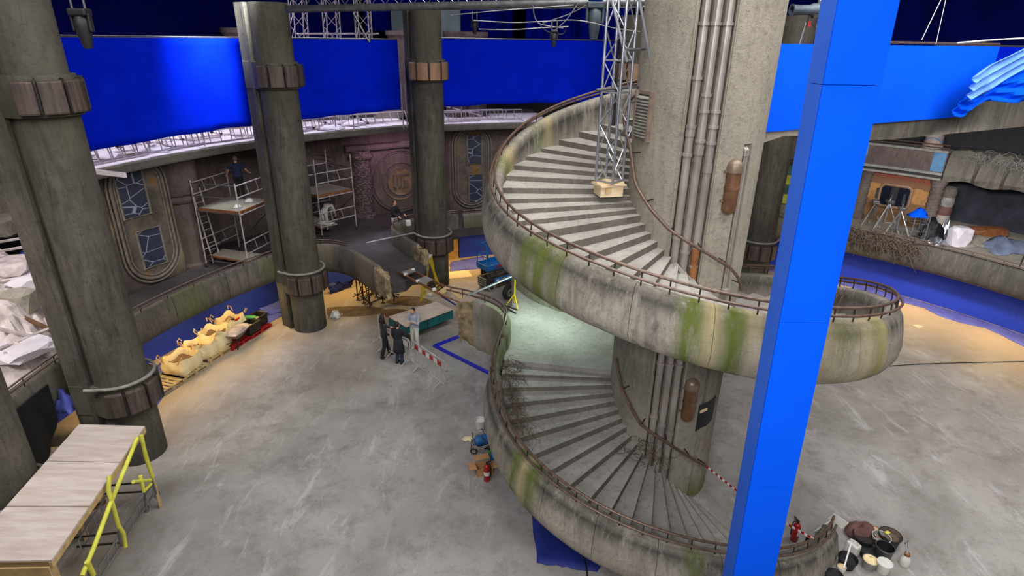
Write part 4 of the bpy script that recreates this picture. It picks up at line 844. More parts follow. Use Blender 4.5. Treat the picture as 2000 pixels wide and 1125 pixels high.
for s_ in (-1, 1):
    MB().tube([(.75, s_*.06, .2), (.3, s_*.2, .34), (-.5, s_*.27, .42), (-1.05, s_*.3, .58)], .02, 8).build('handle', 'black', wb, smooth=True)
    MB().tube([(-.2, s_*.22, .38), (-.45, s_*.24, .02), (-.62, s_*.25, .4)], .018, 8).build('leg', 'black', wb, smooth=True)
wheel('wheel', (.78, 0, .19), (0, 1, 0), .19, .09, wb)
def crate(loc, rz, label, mat='black'):
    t = thing('crate', label, 'crate', loc, rz, world=False); w_, d_, h, k = .62, .5, .42, .03
    MB().box((0, 0, .02), (w_, d_, .04)).build('bottom', mat, t)
    for x in (-1, 1): MB().box((x*(w_/2-k/2), 0, h/2), (k, d_, h)).build('side', mat, t)
    for y in (-1, 1): MB().box((0, y*(d_/2-k/2), h/2), (w_-2*k-.002, k, h)).build('side', mat, t)
    for y in (-1, 1): MB().box((0, y*(d_/2), h-.03), (w_+.03, .05, .05)).build('rim', mat, t)
    for x in (-1, 1): MB().box((x*w_/2, 0, h-.03), (.05, d_+.03, .05)).build('rim', mat, t)
    MB().box((.05, .05, .2), (.3, .22, .1), .4).build('contents', 'sack_cream', t, bevel=.03); MB().box((-.12, -.1, .19), (.2, .12, .1), .9).build('contents', 'timber', t, bevel=.03); return t
b0 = gp(492, 646)+Vector((0, 0, .143)); dx = Vector((math.cos(RZ), math.sin(RZ), 0)); dy = Vector((-dx.y, dx.x, 0))
crate(b0-dx*.32-dy*.22, RZ, 'left front black crate on the red pallet'); crate(b0+dx*.34-dy*.05, RZ, 'right black crate with green net on the red pallet'); crate(b0-dx*.3+dy*.36, RZ, 'rear black crate with red lid rail on the red pallet')
mbox('red_rail', b0-dx*.3+dy*.36+Vector((0, -.1, .47)), (.7, .06, .06), 'red_paint', None, RZ).name; o = bpy.data.objects['red_rail']; settag(o, 'red plastic rail lying on the rear black crate', 'rail')
plain('green_net', (60, 150, 70), (36, 110, 50), 6, .8); crumple('green_net', b0+dx*.1+dy*.05+Vector((0, 0, .4)), (.5, .25, .08), 'green_net', 'green netting lying across the two front black crates', 'net', 4, 6)
# ------------------------------------------------------------ middle of the set
# shoring below the broken bridge
sh = thing('shoring_scaffold', 'dark steel tube shoring propping the broken bridge stub', 'scaffold', gp(733, 595))
base = [gp(*p) for p in ((699, 586), (711, 592), (723, 602), (726, 574), (735, 580), (748, 592), (752, 570), (770, 588))]
tops = [Vector((b.x, b.y, 1.83)) for b in base]
for b, t_ in zip(base, tops): tube1('standard', b, t_, .028, 'dark_steel', sh, 8)
for b in base: mbox('base_plate', b+Vector((0, 0, .006)), (.16, .16, .012), 'dark_steel', sh)
for i, k in ((0, 1), (1, 2), (3, 4), (4, 5), (6, 7), (0, 3), (3, 6), (1, 4), (2, 5), (5, 7), (4, 7)):
    for z in (.22, .3) if i % 2 else (.25,): 
        d_ = (base[k]-base[i]).normalized()*.25; tube1('ledger', base[i]-d_+Vector((0, 0, z)), base[k]+d_+Vector((0, 0, z)), .024, 'dark_steel', sh, 7)
for i, k in ((0, 4), (1, 0), (2, 1), (4, 5), (5, 2), (7, 5), (3, 7), (6, 4)): tube1('brace', base[i]+Vector((0, 0, .2)), tops[k]-Vector((0, 0, .1)), .024, 'dark_steel', sh, 7)
for z in (1.84,): 
    for i, k in ((0, 2), (2, 7), (3, 6), (0, 3)): MB().bar(tops[i]+Vector((0, 0, .03)), tops[k]+Vector((0, 0, .03)), .08, .06).build('head_beam', 'timber_dark', sh)
# pole across the bridge mouth
tube1('barrier_pole', gp(714, 475, 3.12), gp(806, 455, 3.12), .035, 'aluminium', None); settag(bpy.data.objects['barrier_pole'], 'pale barrier pole laid across the mouth of the broken bridge', 'pole')
# ladder walkway bridging the gap
lw_ = thing('gap_walkway', 'thin ladder frame walkway bridging the gap to the spiral stair landing', 'walkway', gp(830, 560, 0)+Vector((0, 0, 2.45)))
a0, a1, b0_, b1 = gp(776, 530, 2.46), gp(866, 578, 2.85), gp(795, 524, 2.46), gp(882, 566, 2.85)
for a, b in ((a0, a1), (b0_, b1)): MB().bar(a, b, .05, .07).build('side_rail', 'pipe_rust', lw_)
for k in range(1, 14): MB().bar(a0.lerp(a1, k/14), b0_.lerp(b1, k/14), .03, .03).build('rung', 'dark_steel', lw_)
def quadplate(name, u0, u1, mat): 
    q = [a0.lerp(a1, u0), b0_.lerp(b1, u0), b0_.lerp(b1, u1), a0.lerp(a1, u1)]; MB().add([p+Vector((0, 0, dz)) for dz in (.04, .065) for p in q], [(3, 2, 1, 0), (4, 5, 6, 7), (0, 1, 5, 4), (1, 2, 6, 5), (2, 3, 7, 6), (3, 0, 4, 7)]).build(name, mat, lw_)
quadplate('deck_plate', .1, .22, 'ring_grey'); quadplate('deck_plate', .45, .62, 'ring_grey'); quadplate('deck_plate', .9, .99, 'timber')
for u_, q in ((.16, a0.lerp(a1, .2)), (.2, b0_.lerp(b1, .15)), (.5, a0.lerp(a1, .48)), (.8, a0.lerp(a1, .82))): mbox('white_clamp', q+Vector((0, 0, .06)), (.14, .1, .1), 'white_plastic', lw_, .6, .02)
tube1('bridging_tube', a1, gp(897, 590, 2.95), .03, 'pipe_rust', lw_); MB().bar(b1, gp(900, 583, 2.95), .2, .03).build('end_board', 'timber', lw_)
tube1('blue_sling', gp(862, 578, 2.75), gp(892, 597, 2.8), .03, 'blue_tarp', lw_)
# yellow step ladder
sl = thing('step_ladder', 'yellow fibreglass step ladder standing below the gap walkway', 'ladder', gp(842, 585))
tp = gp(838, 560, 0); f0, f1, r0_, r1_ = gp(822, 588), gp(830, 578), gp(866, 582), gp(855, 572); cx_ = (f0+f1+r0_+r1_)/4; T = cx_+Vector((-.05, 0, 1.95)); sdir = (f1-f0).normalized()*.14
for f_, s_ in ((f0, -1), (f1, 1)): MB().bar(f_, T+sdir*s_-Vector((.03, 0, 0)), .05, .09).build('front_stile', 'yellow_paint', sl)
for f_, s_ in ((r0_, -1), (r1_, 1)): MB().bar(f_, T+sdir*s_+Vector((.05, 0, 0)), .05, .09).build('rear_stile', 'yellow_paint', sl)
for k in range(1, 7): MB().bar(f0.lerp(T-sdir, k/7), f1.lerp(T+sdir, k/7), .07, .02).build('tread', 'aluminium', sl)
for k in range(1, 6, 2): MB().bar(r0_.lerp(T-sdir, k/7), r1_.lerp(T+sdir, k/7), .03, .02).build('rear_rung', 'aluminium', sl)
mbox('top_cap', T+Vector((0, 0, .03)), (.2, .42, .07), 'white_plastic', sl, math.atan2(sdir.y, sdir.x)-math.pi/2, .01)
# scissor lift
lp_ = gp(973, 557); lv = (gp(1002, 545)-gp(945, 562)); LR = math.atan2(lv.y, lv.x)
lf = thing('scissor_lift', 'blue and grey scissor lift parked under the upper stair', 'scissor lift', lp_, LR, world=False)
MB().box((0, 0, .42), (1.9, .78, .42)).build('chassis', 'dark_steel', lf, bevel=.03)
MB().box((.1, -.4, .46), (1.3, .03, .3)).build('side_panel', 'blue_machine', lf, bevel=.01)
for k, (x, mt) in enumerate(((-.35, 'white_plastic'), (.0, 'yellow_paint'), (.3, 'white_plastic'), (.55, 'yellow_paint'))): MB().box((x, -.42, .46), (.16, .012, .14)).build('decal', mt, lf)
for k in range(4): MB().box((-.97, 0, .28+k*.11), (.05, .6, .04)).build('step_rung', 'ring_grey', lf)
for x in (-.7, .7):
    for y in (-.38, .38): wheel('wheel', (x, y, .2), (0, 1, 0), .2, .13, lf, 'ring_grey', 'dark_steel')
for k in range(4):
    z = .68+k*.09
    for y in (-.28, .28): MB().bar((-.85, y, z), (.85, y, z+.07), .05, .05).build('scissor_arm', 'steel_grey', lf); MB().bar((-.85, y*.8, z+.07), (.85, y*.8, z), .05, .05).build('scissor_arm', 'steel_grey', lf)
MB().box((0, 0, 1.1), (1.95, .82, .1)).build('platform', 'blue_machine', lf, bevel=.01)
MB().box((0, -.42, 1.22), (1.95, .03, .18)).build('toe_board', 'blue_machine', lf); MB().box((-.98, 0, 1.22), (.03, .82, .18)).build('toe_board', 'blue_machine', lf); MB().box((0, .42, 1.22), (1.95, .03, .18)).build('toe_board', 'blue_machine', lf)
MB().box((-.1, -.44, 1.2), (.7, .012, .1)).build('red_stripe', 'red_paint', lf); MB().box((.35, -.44, 1.24), (.3, .012, .1)).build('white_decal', 'white_plastic', lf)
for x in (-.95, -.3, .35, .95):
    for y in (-.4, .4): MB().tube([(x, y, 1.15), (x, y, 2.2)], .022, 8).build('rail_post', 'blue_machine', lf)
for z in (1.7, 2.2):
    for y in (-.4, .4): MB().tube([(-.95, y, z), (.95, y, z)], .022, 8).build('guard_rail', 'blue_machine', lf)
    for x in (-.95, .95): MB().tube([(x, -.4, z), (x, .4, z)], .022, 8).build('guard_rail', 'blue_machine', lf)
MB().tube([(-.96, -.38, 1.4), (-.98, -.38, 2.28), (-.98, -.3, 2.34), (-.98, .3, 2.34), (-.98, .38, 2.28), (-.96, .38, 1.4)], .026, 8).build('entry_gate', 'blue_machine', lf, smooth=True)
# tow generator: a big wheel and blue body showing behind the landing
gc = gp(993, 584); tg = thing('tow_trailer', 'blue trailer chassis with one big black tyre behind the landing tripod', 'trailer', gc)
wheel('wheel', gc+Vector((0, 0, .36)), (.8, -.6, 0), .36, .22, tg); 
MB().box(gc+Vector((.55, .1, .5)), (.35, .5, .5), .6).build('body', 'blue_machine', tg, bevel=.04); tube1('axle', gc+Vector((.05, 0, .36)), gc+Vector((.8, -.4, .4)), .05, 'dark_steel', tg); tube1('jack', gc+Vector((.75, -.1, 0)), gc+Vector((.75, -.1, 1.0)), .05, 'dark_steel', tg); MB().box(gc+Vector((.8, .05, .75)), (.12, .12, .25), .3).build('red_light', 'red_paint', tg); MB().box(gc+Vector((.7, -.2, .35)), (.5, .12, .12), .6).build('drawbar', 'blue_machine', tg)
# yellow tripod with pole on the landing
b = gp(1004, 598, 3.002); ty = thing('tripod_stand', 'yellow tripod stand on the stair landing holding a long pole', 'tripod', b)
tt = b+Vector((.0, 0, .42)); 
for x, y in ((989, 596), (1012, 605), (1012, 590)): tube1('tripod_leg', gp(x, y, 3.02), tt, .022, 'yellow_paint', ty)
tube1('mast', b+Vector((0, 0, .1)), b+Vector((.02, 0, 1.12)), .026, 'yellow_paint', ty); mbox('clamp_head', b+Vector((.02, 0, 1.14)), (.08, .08, .06), 'yellow_paint', ty)
tube1('barrier_pole', b+Vector((.1, 0, 1.13)), gp(914, 577, 3.83), .035, 'aluminium', None); settag(bpy.data.objects['barrier_pole.001'], 'aluminium pole from the yellow tripod to the broken stair parapet', 'pole')
for k, (p, q) in enumerate((((985, 596), (1010, 605)), ((985, 600), (1008, 612)))): o = tube1('scaffold_tube', gp(*p, 3.025), gp(*q, 3.025), .022, 'dark_steel', None); settag(o, ('dark tube', 'thinner grey tube')[k]+' lying on the landing beside the yellow tripod', 'tube')
# teal skirted stage block
q = [gp(759, 618, .72), gp(852, 589, .72), gp(884, 604, .72), gp(793, 638, .72)]; sg = thing('stage_block', 'plywood topped low stage with teal vinyl skirt on a black dolly', 'stage', (q[0]+q[1]+q[2]+q[3])/4-Vector((0, 0, .72)))
MB().prism([(p.x, p.y) for p in q], .68, .72).build('plywood_top', 'plywood', sg)
cq = sum(q, Vector())/4; q2 = [cq+(p-cq)*1.005 for p in q]
MB().prism([(p.x, p.y) for p in q2], .645, .679).build('black_edge', 'black', sg)
for i in range(4):
    a, b = q2[i], q2[(i+1) % 4]; L_ = (b-a).length; rows = []
    for k in range(5): rows.append([a.lerp(b, s_)+((a+b)/2-cq).normalized()*(.012*math.sin(s_*L_*22))*(k > 0)+Vector((0, 0, .65-.72-.085*k)) for s_ in np.linspace(0, 1, int(L_*14))])
    MB().grid(rows).build('vinyl_skirt', 'teal_vinyl', sg, smooth=True)
    m2 = a.lerp(b, .55 if i % 2 == 0 else .6); MB().box(Vector((m2.x, m2.y, .48)), (.04, .05, .36)).build('skirt_strap', 'black', sg)
MB().prism([((cq+(p-cq)*.96).x, (cq+(p-cq)*.96).y) for p in q], .3, .64).build('foam_core', 'black', sg)
dq = [gp(x, y) for x, y in ((822, 640), (868, 622), (856, 610), (805, 628))]; MB().prism([(p.x, p.y) for p in dq], .02, .32).build('dolly_box', 'black_rubber', sg, bevel=.03)
dq = [gp(x, y) for x, y in ((790, 648), (806, 643), (800, 632), (784, 638))]; MB().prism([(p.x, p.y) for p in dq], .0, .3).build('dolly_box', 'black', sg)
# crowd barriers
def barrier(a, b, label, tape=False):
    a, b = Vector(a), Vector(b); t = thing('crowd_barrier', label, 'barrier', (a+b)/2, group=None); d_ = (b-a).normalized(); L_ = (b-a).length; n = Vector((-d_.y, d_.x, 0)); h0, h1 = .2, 1.1
    ring = [a+Vector((0, 0, h0+.08)), a+Vector((0, 0, h1-.08)), a+d_*.08+Vector((0, 0, h1)), b-d_*.08+Vector((0, 0, h1)), b+Vector((0, 0, h1-.08)), b+Vector((0, 0, h0+.08)), b-d_*.08+Vector((0, 0, h0)), a+d_*.08+Vector((0, 0, h0))]
    MB().tube(ring, .019, 8, closed=True).build('frame', 'scaffold_steel', t, smooth=True); N = int(L_/.125)
    for k in range(1, N): p = a+d_*(L_*k/N); tube1('upright_bar', p+Vector((0, 0, h0)), p+Vector((0, 0, h1)), .009, 'scaffold_steel', t, 5)
    for s_ in (.18, .82):
        p = a+d_*L_*s_
        for sg_ in (-1, 1): tube1('foot', p+Vector((0, 0, h0)), p+n*.3*sg_+Vector((0, 0, .012)), .017, 'scaffold_steel', t, 6)
    for z in (.45, .8): MB().tube(disc_pts(b+d_*.03+Vector((0, 0, z)), .035, 8), .008, 5, closed=True).build('hook', 'steel_grey', t)
    if tape:
        K = 7
        for k in range(K): mbox('tape_block', a+d_*(L_*(.12+.76*(k+.5)/K))+Vector((0, 0, .93))-n*.022, (L_*.76/K-.002, .008, .17), ('red_paint', 'white_plastic')[k % 2], t, math.atan2(d_.y, d_.x))
    return t
barrier(gp(806, 716), gp(873, 764), 'crowd barrier with red and white tape beside the blue floor frame', True)
b2 = barrier(gp(757, 692), gp(803, 717), 'middle crowd barrier behind the person in the long navy coat'); mbox('paper_sign', gp(791, 670, .95), (.28, .01, .2), 'white_plastic', b2, -.9)
barrier(gp(741, 662), gp(752, 692), 'left end crowd barrier behind the person in the leather jacket')
# blue frame on the floor
L0, T0 = gp(849, 678), gp(907, 655); v_ = (gp(947, 727)-L0).normalized()*3.3; ff = thing('blue_floor_frame', 'rectangular frame of blue box section lying on the floor', 'frame', (L0+T0+v_)/2)
cs = [L0, T0, T0+v_, L0+v_]
plain('blue_gloss', (30, 44, 190), (22, 34, 170), 2, .35)
for i in range(4):
    a, b = cs[i], cs[(i+1) % 4]; e2 = (b-a).normalized()*.05; MB().bar(a-e2*(i % 2)+e2*(1-i % 2)+Vector((0, 0, .055)), b+e2*(i % 2)-e2*(1-i % 2)+Vector((0, 0, .055)), .1, .1).build('box_section', 'blue_gloss', ff, bevel=.008)
o = tube1('striped_pole', gp(944, 658, .05), gp(962, 680, .05), .03, 'white_plastic', None); settag(o, 'short white pole by the foot of the broken stair parapet', 'pole')
# sand, holes, litter
def heap(name, c, rx, ry, h, mat, label, cat, seed):
    rnd = random.Random(seed); rows = []
    for k in range(8):
        f_ = k/7; rows.append([Vector(c)+Vector((rx*f_*math.cos(a)*(1+.12*math.sin(3*a+seed)), ry*f_*math.sin(a)*(1+.12*math.sin(2*a+seed)), .012*0+h*(1-f_)**1.3*(1+rnd.uniform(-.15, .15))+.004)) for a in np.linspace(0, 2*math.pi, 28)])
    return MB().grid(rows).build(name, mat, smooth=True, tag=(label, cat))
heap('sand_heap', gp(690, 608), 1.3, .6, .06, 'sand', 'low spill of brown soil beside the scaffold column base', 'soil', 1)
heap('sand_heap', gp(775, 612), .75, .5, .04, 'timber_dark', 'damp dark soil patch behind the teal stage', 'soil', 2)
heap('sand_heap', gp(800, 588), 1.0, .55, .04, 'sand', 'thin brown soil spread below the walkway end', 'soil', 3)
crumple('white_sack', gp(655, 618), (.45, .4, .35), 'white_plastic', 'white plastic sack beside the scaffold column base', 'sack', 6)
mbox('paper_sheet', gp(896, 536, .01), (1.2, .9, .012), 'sack_cream', None, .3); settag(bpy.data.objects['paper_sheet'], 'large cream sheet of card on the floor left of the scissor lift', 'sheet')
mbox('paper_sheet', gp(1793, 637, .01), (.32, .26, .012), 'sack_cream', None, .3); settag(bpy.data.objects['paper_sheet.001'], 'small card lying on the floor near the right screen wall', 'sheet')
rock('plaster_lump', gp(840, 575, .05), (.12, .1, .08), 'white_plastic', 'white lump on the floor below the gap walkway', 3, 'lump')
MB().tube([gp(868, 548, .3)+Vector((.24*math.cos(a)*(1-.01*k), 0, .24*math.sin(a)))+Vector((0, -.012*k, 0)) for k, a in enumerate(np.linspace(0, 18, 60))], .018, 6).build('cable_coil', 'cable_black', smooth=True, tag=('coil of black cable hung on the tan collared column foot', 'cable'))
# ------------------------------------------------------------ things at the foot of the spiral stair
def bucket(loc, r, h, mat, label, inside='white_plastic', handle=True, lid=False, group=None, fill=.7):
    t = thing('bucket', label, 'bucket', Vector(loc), random.uniform(0, 6), world=False)
    MB().lathe([(.001, 0), (r*.8, 0), (r*.82, .01), (r, h), (r*1.06, h), (r*1.06, h-.03), (r*1.0, h-.03)], (0, 0, 0), 20).build('pail', mat, t, smooth=True)
    MB().lathe([(r*.97, h-.004), (r*.8, h*fill), (.001, h*fill)], (0, 0, 0), 20).build('inside', inside, t, smooth=True)
    if lid: MB().lathe([(r*1.08, h-.02), (r*1.08, h+.015), (r*.9, h+.015), (r*.88, h+.005), (.001, h+.005)], (0, 0, 0), 20).build('lid', mat, t, smooth=True)
    if handle: MB().tube([(r*1.05*math.cos(a), .6*r+abs(math.sin(a))*r*.5, h-.02+.02*math.sin(a)) for a in np.linspace(0, math.pi, 9)], .006, 5).build('handle', 'steel_grey', t)
    return t
bucket(gp(938, 838), .16, .36, 'white_plastic', 'white bucket by the outer foot of the lower stair')
cp = gp(941, 878); cm = thing('paint_pump', 'blue paint sprayer with coiled grey hose below the lower stair', 'sprayer', cp)
MB().lathe([(.001, -.2), (.13, -.2), (.15, -.12), (.15, .12), (.13, .2), (.001, .2)], cp+Vector((0, 0, .34)), 18, M=Vector((1, .4, 0)).to_track_quat('Z', 'Y').to_matrix()).build('motor', 'blue_machine', cm, smooth=True)
for s_ in (-1, 1): MB().tube([cp+Vector((-.3, s_*.16, .02)), cp+Vector((-.28, s_*.16, .5)), cp+Vector((.0, s_*.16, .6)), cp+Vector((.25, s_*.16, .1)), cp+Vector((.28, s_*.16, .02))], .018, 7).build('cart_frame', 'steel_grey', cm, smooth=True)
MB().tube([cp+Vector((.05+.3*math.cos(a)*(1+.1*math.sin(a*.37)), .24*math.sin(a)-.12, .25+.2*math.sin(a*.5+1)+.004*a)) for a in np.linspace(0, 26, 90)], .014, 6).build('hose', 'ring_grey', cm, smooth=True)
wheel('cart_wheel', cp+Vector((-.22, -.2, .1)), (0, 1, 0), .1, .05, cm); wheel('cart_wheel', cp+Vector((-.22, .2, .1)), (0, 1, 0), .1, .05, cm); MB().box(cp+Vector((.05, 0, .16)), (.35, .25, .12), .3).build('pump_body', 'dark_steel', cm, bevel=.02)
crumple('rag', gp(917, 857), (.35, .25, .06), 'sack_cream', 'cream rag on the floor left of the blue sprayer', 'rag', 9, 6)
def bottle(loc, r, h, mat, cap, label):
    t = thing('bottle', label, 'bottle', Vector(loc), 0, world=False); MB().lathe([(.001, 0), (r, 0), (r, h*.68), (r*.5, h*.84), (r*.35, h*.88)], (0, 0, 0), 16).build('body', mat, t, smooth=True); MB().lathe([(r*.42, h*.86), (r*.42, h), (.001, h)], (0, 0, 0), 12).build('cap', cap, t, smooth=True); return t
bottle(gp(956, 893), .06, .3, 'green_net', 'black', 'green bottle beside the blue sprayer'); bottle(gp(962, 897), .065, .28, 'blue_machine', 'white_plastic', 'blue bottle right of the green bottle')
cb = thing('cardboard_box', 'open brown cardboard box behind the red extinguisher at the stair foot', 'box', gp(945, 922), .3, world=False); plain('cardboard', (186, 140, 96), (158, 114, 76), 3, .85)
for nm, c, s_, rx in (('side', (-.22, 0, .12), (.01, .32, .24), 0), ('side', (.22, 0, .12), (.01, .32, .24), 0), ('side', (0, .16, .12), (.44, .01, .24), 0), ('side', (0, -.16, .12), (.44, .01, .24), 0), ('bottom', (0, 0, .006), (.44, .32, .01), 0), ('flap', (-.32, 0, .27), (.2, .32, .008), .3), ('flap', (.32, 0, .2), (.2, .32, .008), .3), ('flap', (0, .28, .3), (.44, .22, .008), .3)): MB().box(c, s_).build(nm, 'cardboard', cb)
def extinguisher(loc, label, rz=0):
    t = thing('fire_extinguisher', label, 'extinguisher', Vector(loc), rz, world=False)
    MB().lathe([(.001, 0), (.075, 0), (.085, .02), (.085, .42), (.07, .49), (.03, .52), (.025, .54)], (0, 0, 0), 18).build('cylinder', 'red_paint', t, smooth=True)
    MB().box((0, 0, .57), (.05, .04, .07)).build('valve', 'black', t); MB().bar((-.02, 0, .6), (.13, 0, .63), .025, .02).build('lever', 'black', t); MB().bar((-.02, 0, .58), (.12, 0, .57), .025, .02).build('carry_handle', 'steel_grey', t)
    MB().tube([(.03, 0, .56), (.1, .02, .5), (.11, .02, .3), (.1, .02, .1)], .014, 7).build('hose', 'black_rubber', t, smooth=True); MB().lathe([(.0865, .2), (.0865, .32)], (0, 0, 0), 18, 150, 330).build('label_band', 'white_plastic', t, smooth=True); return t
extinguisher(gp(951, 938), 'red fire extinguisher standing in front of the cardboard box', .3)
extinguisher(gp(1550, 1055), 'red fire extinguisher with white label standing right of the blue post', 2)
# cable on the sheet under the stair, cable across the right floor
MB().tube(smooth_path([gp(1075, 1030, .03), gp(1110, 1065, .03), gp(1138, 1085, .03), gp(1147, 1125, .03), gp(1140, 1160, .03)]), .018, 6).build('black_cable', 'cable_black', smooth=True, tag=('black cable snaking over the dark blue sheet under the stair', 'cable'))
MB().tube(smooth_path([gp(1500, 735, .02), gp(1650, 722, .02), gp(1780, 712, .02), gp(1900, 708, .02), gp(2050, 705, .02)]), .015, 6).build('black_cable', 'cable_black', smooth=True, tag=('thin dark cable running across the floor at right', 'cable'))
# barrier tape from the inner handrail down to the parapet
tp_ = thing('barrier_tape', 'red and white barrier tape strung from inner handrail to lower parapet', 'tape', Vector((5, 11, 1)))
a = pol(1.62, 305, 1.2); b = PS(4.44, 18, zrail(18)+.02); N = 40
for k in range(N):
    p, q = a.lerp(b, k/N), a.lerp(b, (k+.96)/N); p.z -= .12*math.sin(math.pi*k/N); q.z -= .12*math.sin(math.pi*(k+1)/N); MB().bar(p, q, .006, .06).build('tape_stripe', ('red_paint', 'white_plastic')[k % 2], tp_)
for k, (x0, y0, x1, y1, lb) in enumerate(((1592, 1048, 1630, 1022, 'pale curved panel leaning inside the lower end of the stair parapet'), (1630, 1022, 1643, 1012, 'small white sheet tucked at the end of the stair parapet'))):
    a, b = gp(x0, y0, .25), gp(x1, y1, .45); MB().bar(a, b, .02, .4).build('leaning_sheet', 'white_plastic', tag=(lb, 'panel'))
# tubs and buckets lower right
def tub(x, y, r, h, mat, label, inside='black', **k): return bucket(gp(x, y), r, h, mat, label, inside, **k)
tub(1683, 1062, .24, .26, 'black', 'black tub at the back of the bucket cluster', 'dark_steel', handle=False)
tub(1697, 1085, .25, .2, 'black', 'wide black bowl in the middle of the bucket cluster', 'black', handle=False)
tub(1722, 1090, .19, .36, 'steel_grey', 'steel grey pail with black inside, right of the cluster', 'black', handle=False, fill=.35)
tub(1716, 1066, .19, .3, 'white_plastic', 'white bucket with grey residue behind the steel pail', 'ring_grey', handle=False)
tub(1733, 1062, .24, .3, 'dark_steel', 'dark bucket with lid leaning, yellow tag on it', 'vine', handle=False); mbox('yellow_tag', gp(1733, 1040, .33), (.12, .08, .03), 'yellow_foam', None, .4, .01); settag(bpy.data.objects['yellow_tag'], 'yellow tag resting on the dark bucket', 'tag')
tub(1707, 1052, .17, .22, 'red_paint', 'small red tub behind the buckets', 'sack_cream', handle=False)
tub(1652, 1105, .2, .24, 'black', 'black pot nearest the stair end, at left of the cluster', 'black', handle=False)
tub(1696, 1108, .16, .24, 'ring_grey', 'grey tub of cream plaster at the front of the cluster', 'sack_cream', handle=False, fill=.8)
tub(1723, 1116, .15, .26, 'white_plastic', 'white lidded tub with red band at the front of the cluster', lid=True, handle=False)
tub(1641, 1118, .09, .18, 'white_plastic', 'small white pot at the lower left of the cluster', 'sack_cream', handle=False)
tub(1626, 1135, .18, .2, 'black', 'black pot cut by the lower frame edge', 'black', handle=False)
t = thing('jerry_can', 'white plastic jerry can beside the stair end', 'can', gp(1662, 1082), .5, world=False); MB().box((0, 0, .17), (.2, .28, .34)).build('can', 'white_plastic', t, bevel=.04); MB().lathe([(.03, .34), (.03, .38), (.001, .38)], (0, .08, 0), 12).build('cap', 'white_plastic', t); MB().tube([(0, -.1, .33), (0, -.08, .4), (0, .02, .4), (0, .03, .33)], .014, 6).build('grip', 'white_plastic', t)
t = thing('brown_sack', 'dull red sack slumped behind the buckets at the stair end', 'sack', gp(1678, 1045), 0, world=False); rows = [[Vector((.34*s_*math.cos(a), .24*s_*math.sin(a), .8*z*(1+.1*math.sin(3*a)))) for a in np.linspace(0, 2*math.pi, 20)] for s_, z in ((.9, 0), (1.05, .12), (.9, .3), (.5, .42), (.01, .45))]; plain('red_brown', (112, 76, 70), (84, 56, 50), 4, .8); MB().grid(rows).build('sack', 'red_brown', t, smooth=True)
bt = thing('spray_bottle', 'pump spray bottle with orange collar at the right of the bucket cluster', 'bottle', gp(1765, 1102), 0, world=False)
MB().lathe([(.001, 0), (.1, 0), (.11, .02), (.11, .18), (.06, .27), (.05, .29)], (0, 0, 0), 18).build('body', 'white_plastic', bt, smooth=True); MB().lathe([(.065, .28), (.065, .33), (.001, .33)], (0, 0, 0), 14).build('collar', 'pipe_rust', bt, smooth=True); MB().tube([(0, 0, .3), (.02, .1, .42), (.03, .16, .5)], .022, 8).build('pump_neck', 'steel_grey', bt); MB().bar((-.03, .13, .5), (.09, .2, .52), .03, .03).build('nozzle', 'steel_grey', bt)
MB().bar(gp(1648, 1110, .3), gp(1662, 1062, .5), .03, .03).build('white_batten', 'white_plastic', tag=('thin white batten leaning on the jerry can', 'batten'))
# ------------------------------------------------------------ vines
def vines(pts, n, spread, length, label, seed, down=.5, r=.007):
    rnd = random.Random(seed); mb = MB()
    for k in range(n):
        p = Vector(rnd.choice(pts)).lerp(Vector(rnd.choice(pts)), rnd.random()*.35)+Vector((rnd.gauss(0, spread), rnd.gauss(0, spread), rnd.gauss(0, spread*.6))); d_ = Vector((rnd.gauss(0, 1), rnd.gauss(0, 1), rnd.gauss(-down, .6))).normalized(); P = [p]
        for q in range(rnd.randint(3, 6)): d_ = (d_+Vector((rnd.gauss(0, .5), rnd.gauss(0, .5), rnd.gauss(-down*.3, .4)))).normalized(); P.append(P[-1]+d_*length/5)
        mb.tube(P, [r*(1-.6*i/(len(P)-1)) for i in range(len(P))], 4, cap=False)
    return mb.build('dry_vine', 'vine', tag=(label, 'vine'), kind='stuff')
vines([PS(4.05, s_, ztread0(s_)+.2) for s_ in np.linspace(116, 150, 10)], 260, .12, .5, 'dry brown vines tangled on the lower flight beside the outer parapet', 1)
vines([pol(4.25, t_, 5.3) for t_ in np.linspace(2, 22, 8)], 150, .16, .6, 'dry vines hanging inside the right hand curve of the upper parapet', 2, .9)
vines([pol(17.25, t_, 3.05) for t_ in np.linspace(49, 38.5, 14)], 700, .2, .8, 'thick dry vines draped over the right gallery parapet', 3, 1.0, .017)
vines([pol(1.7, t_, 1.9) for t_ in np.linspace(238, 262, 6)], 30, .2, .8, 'bare twigs at the foot of the central column pipes', 4, .3, .012)
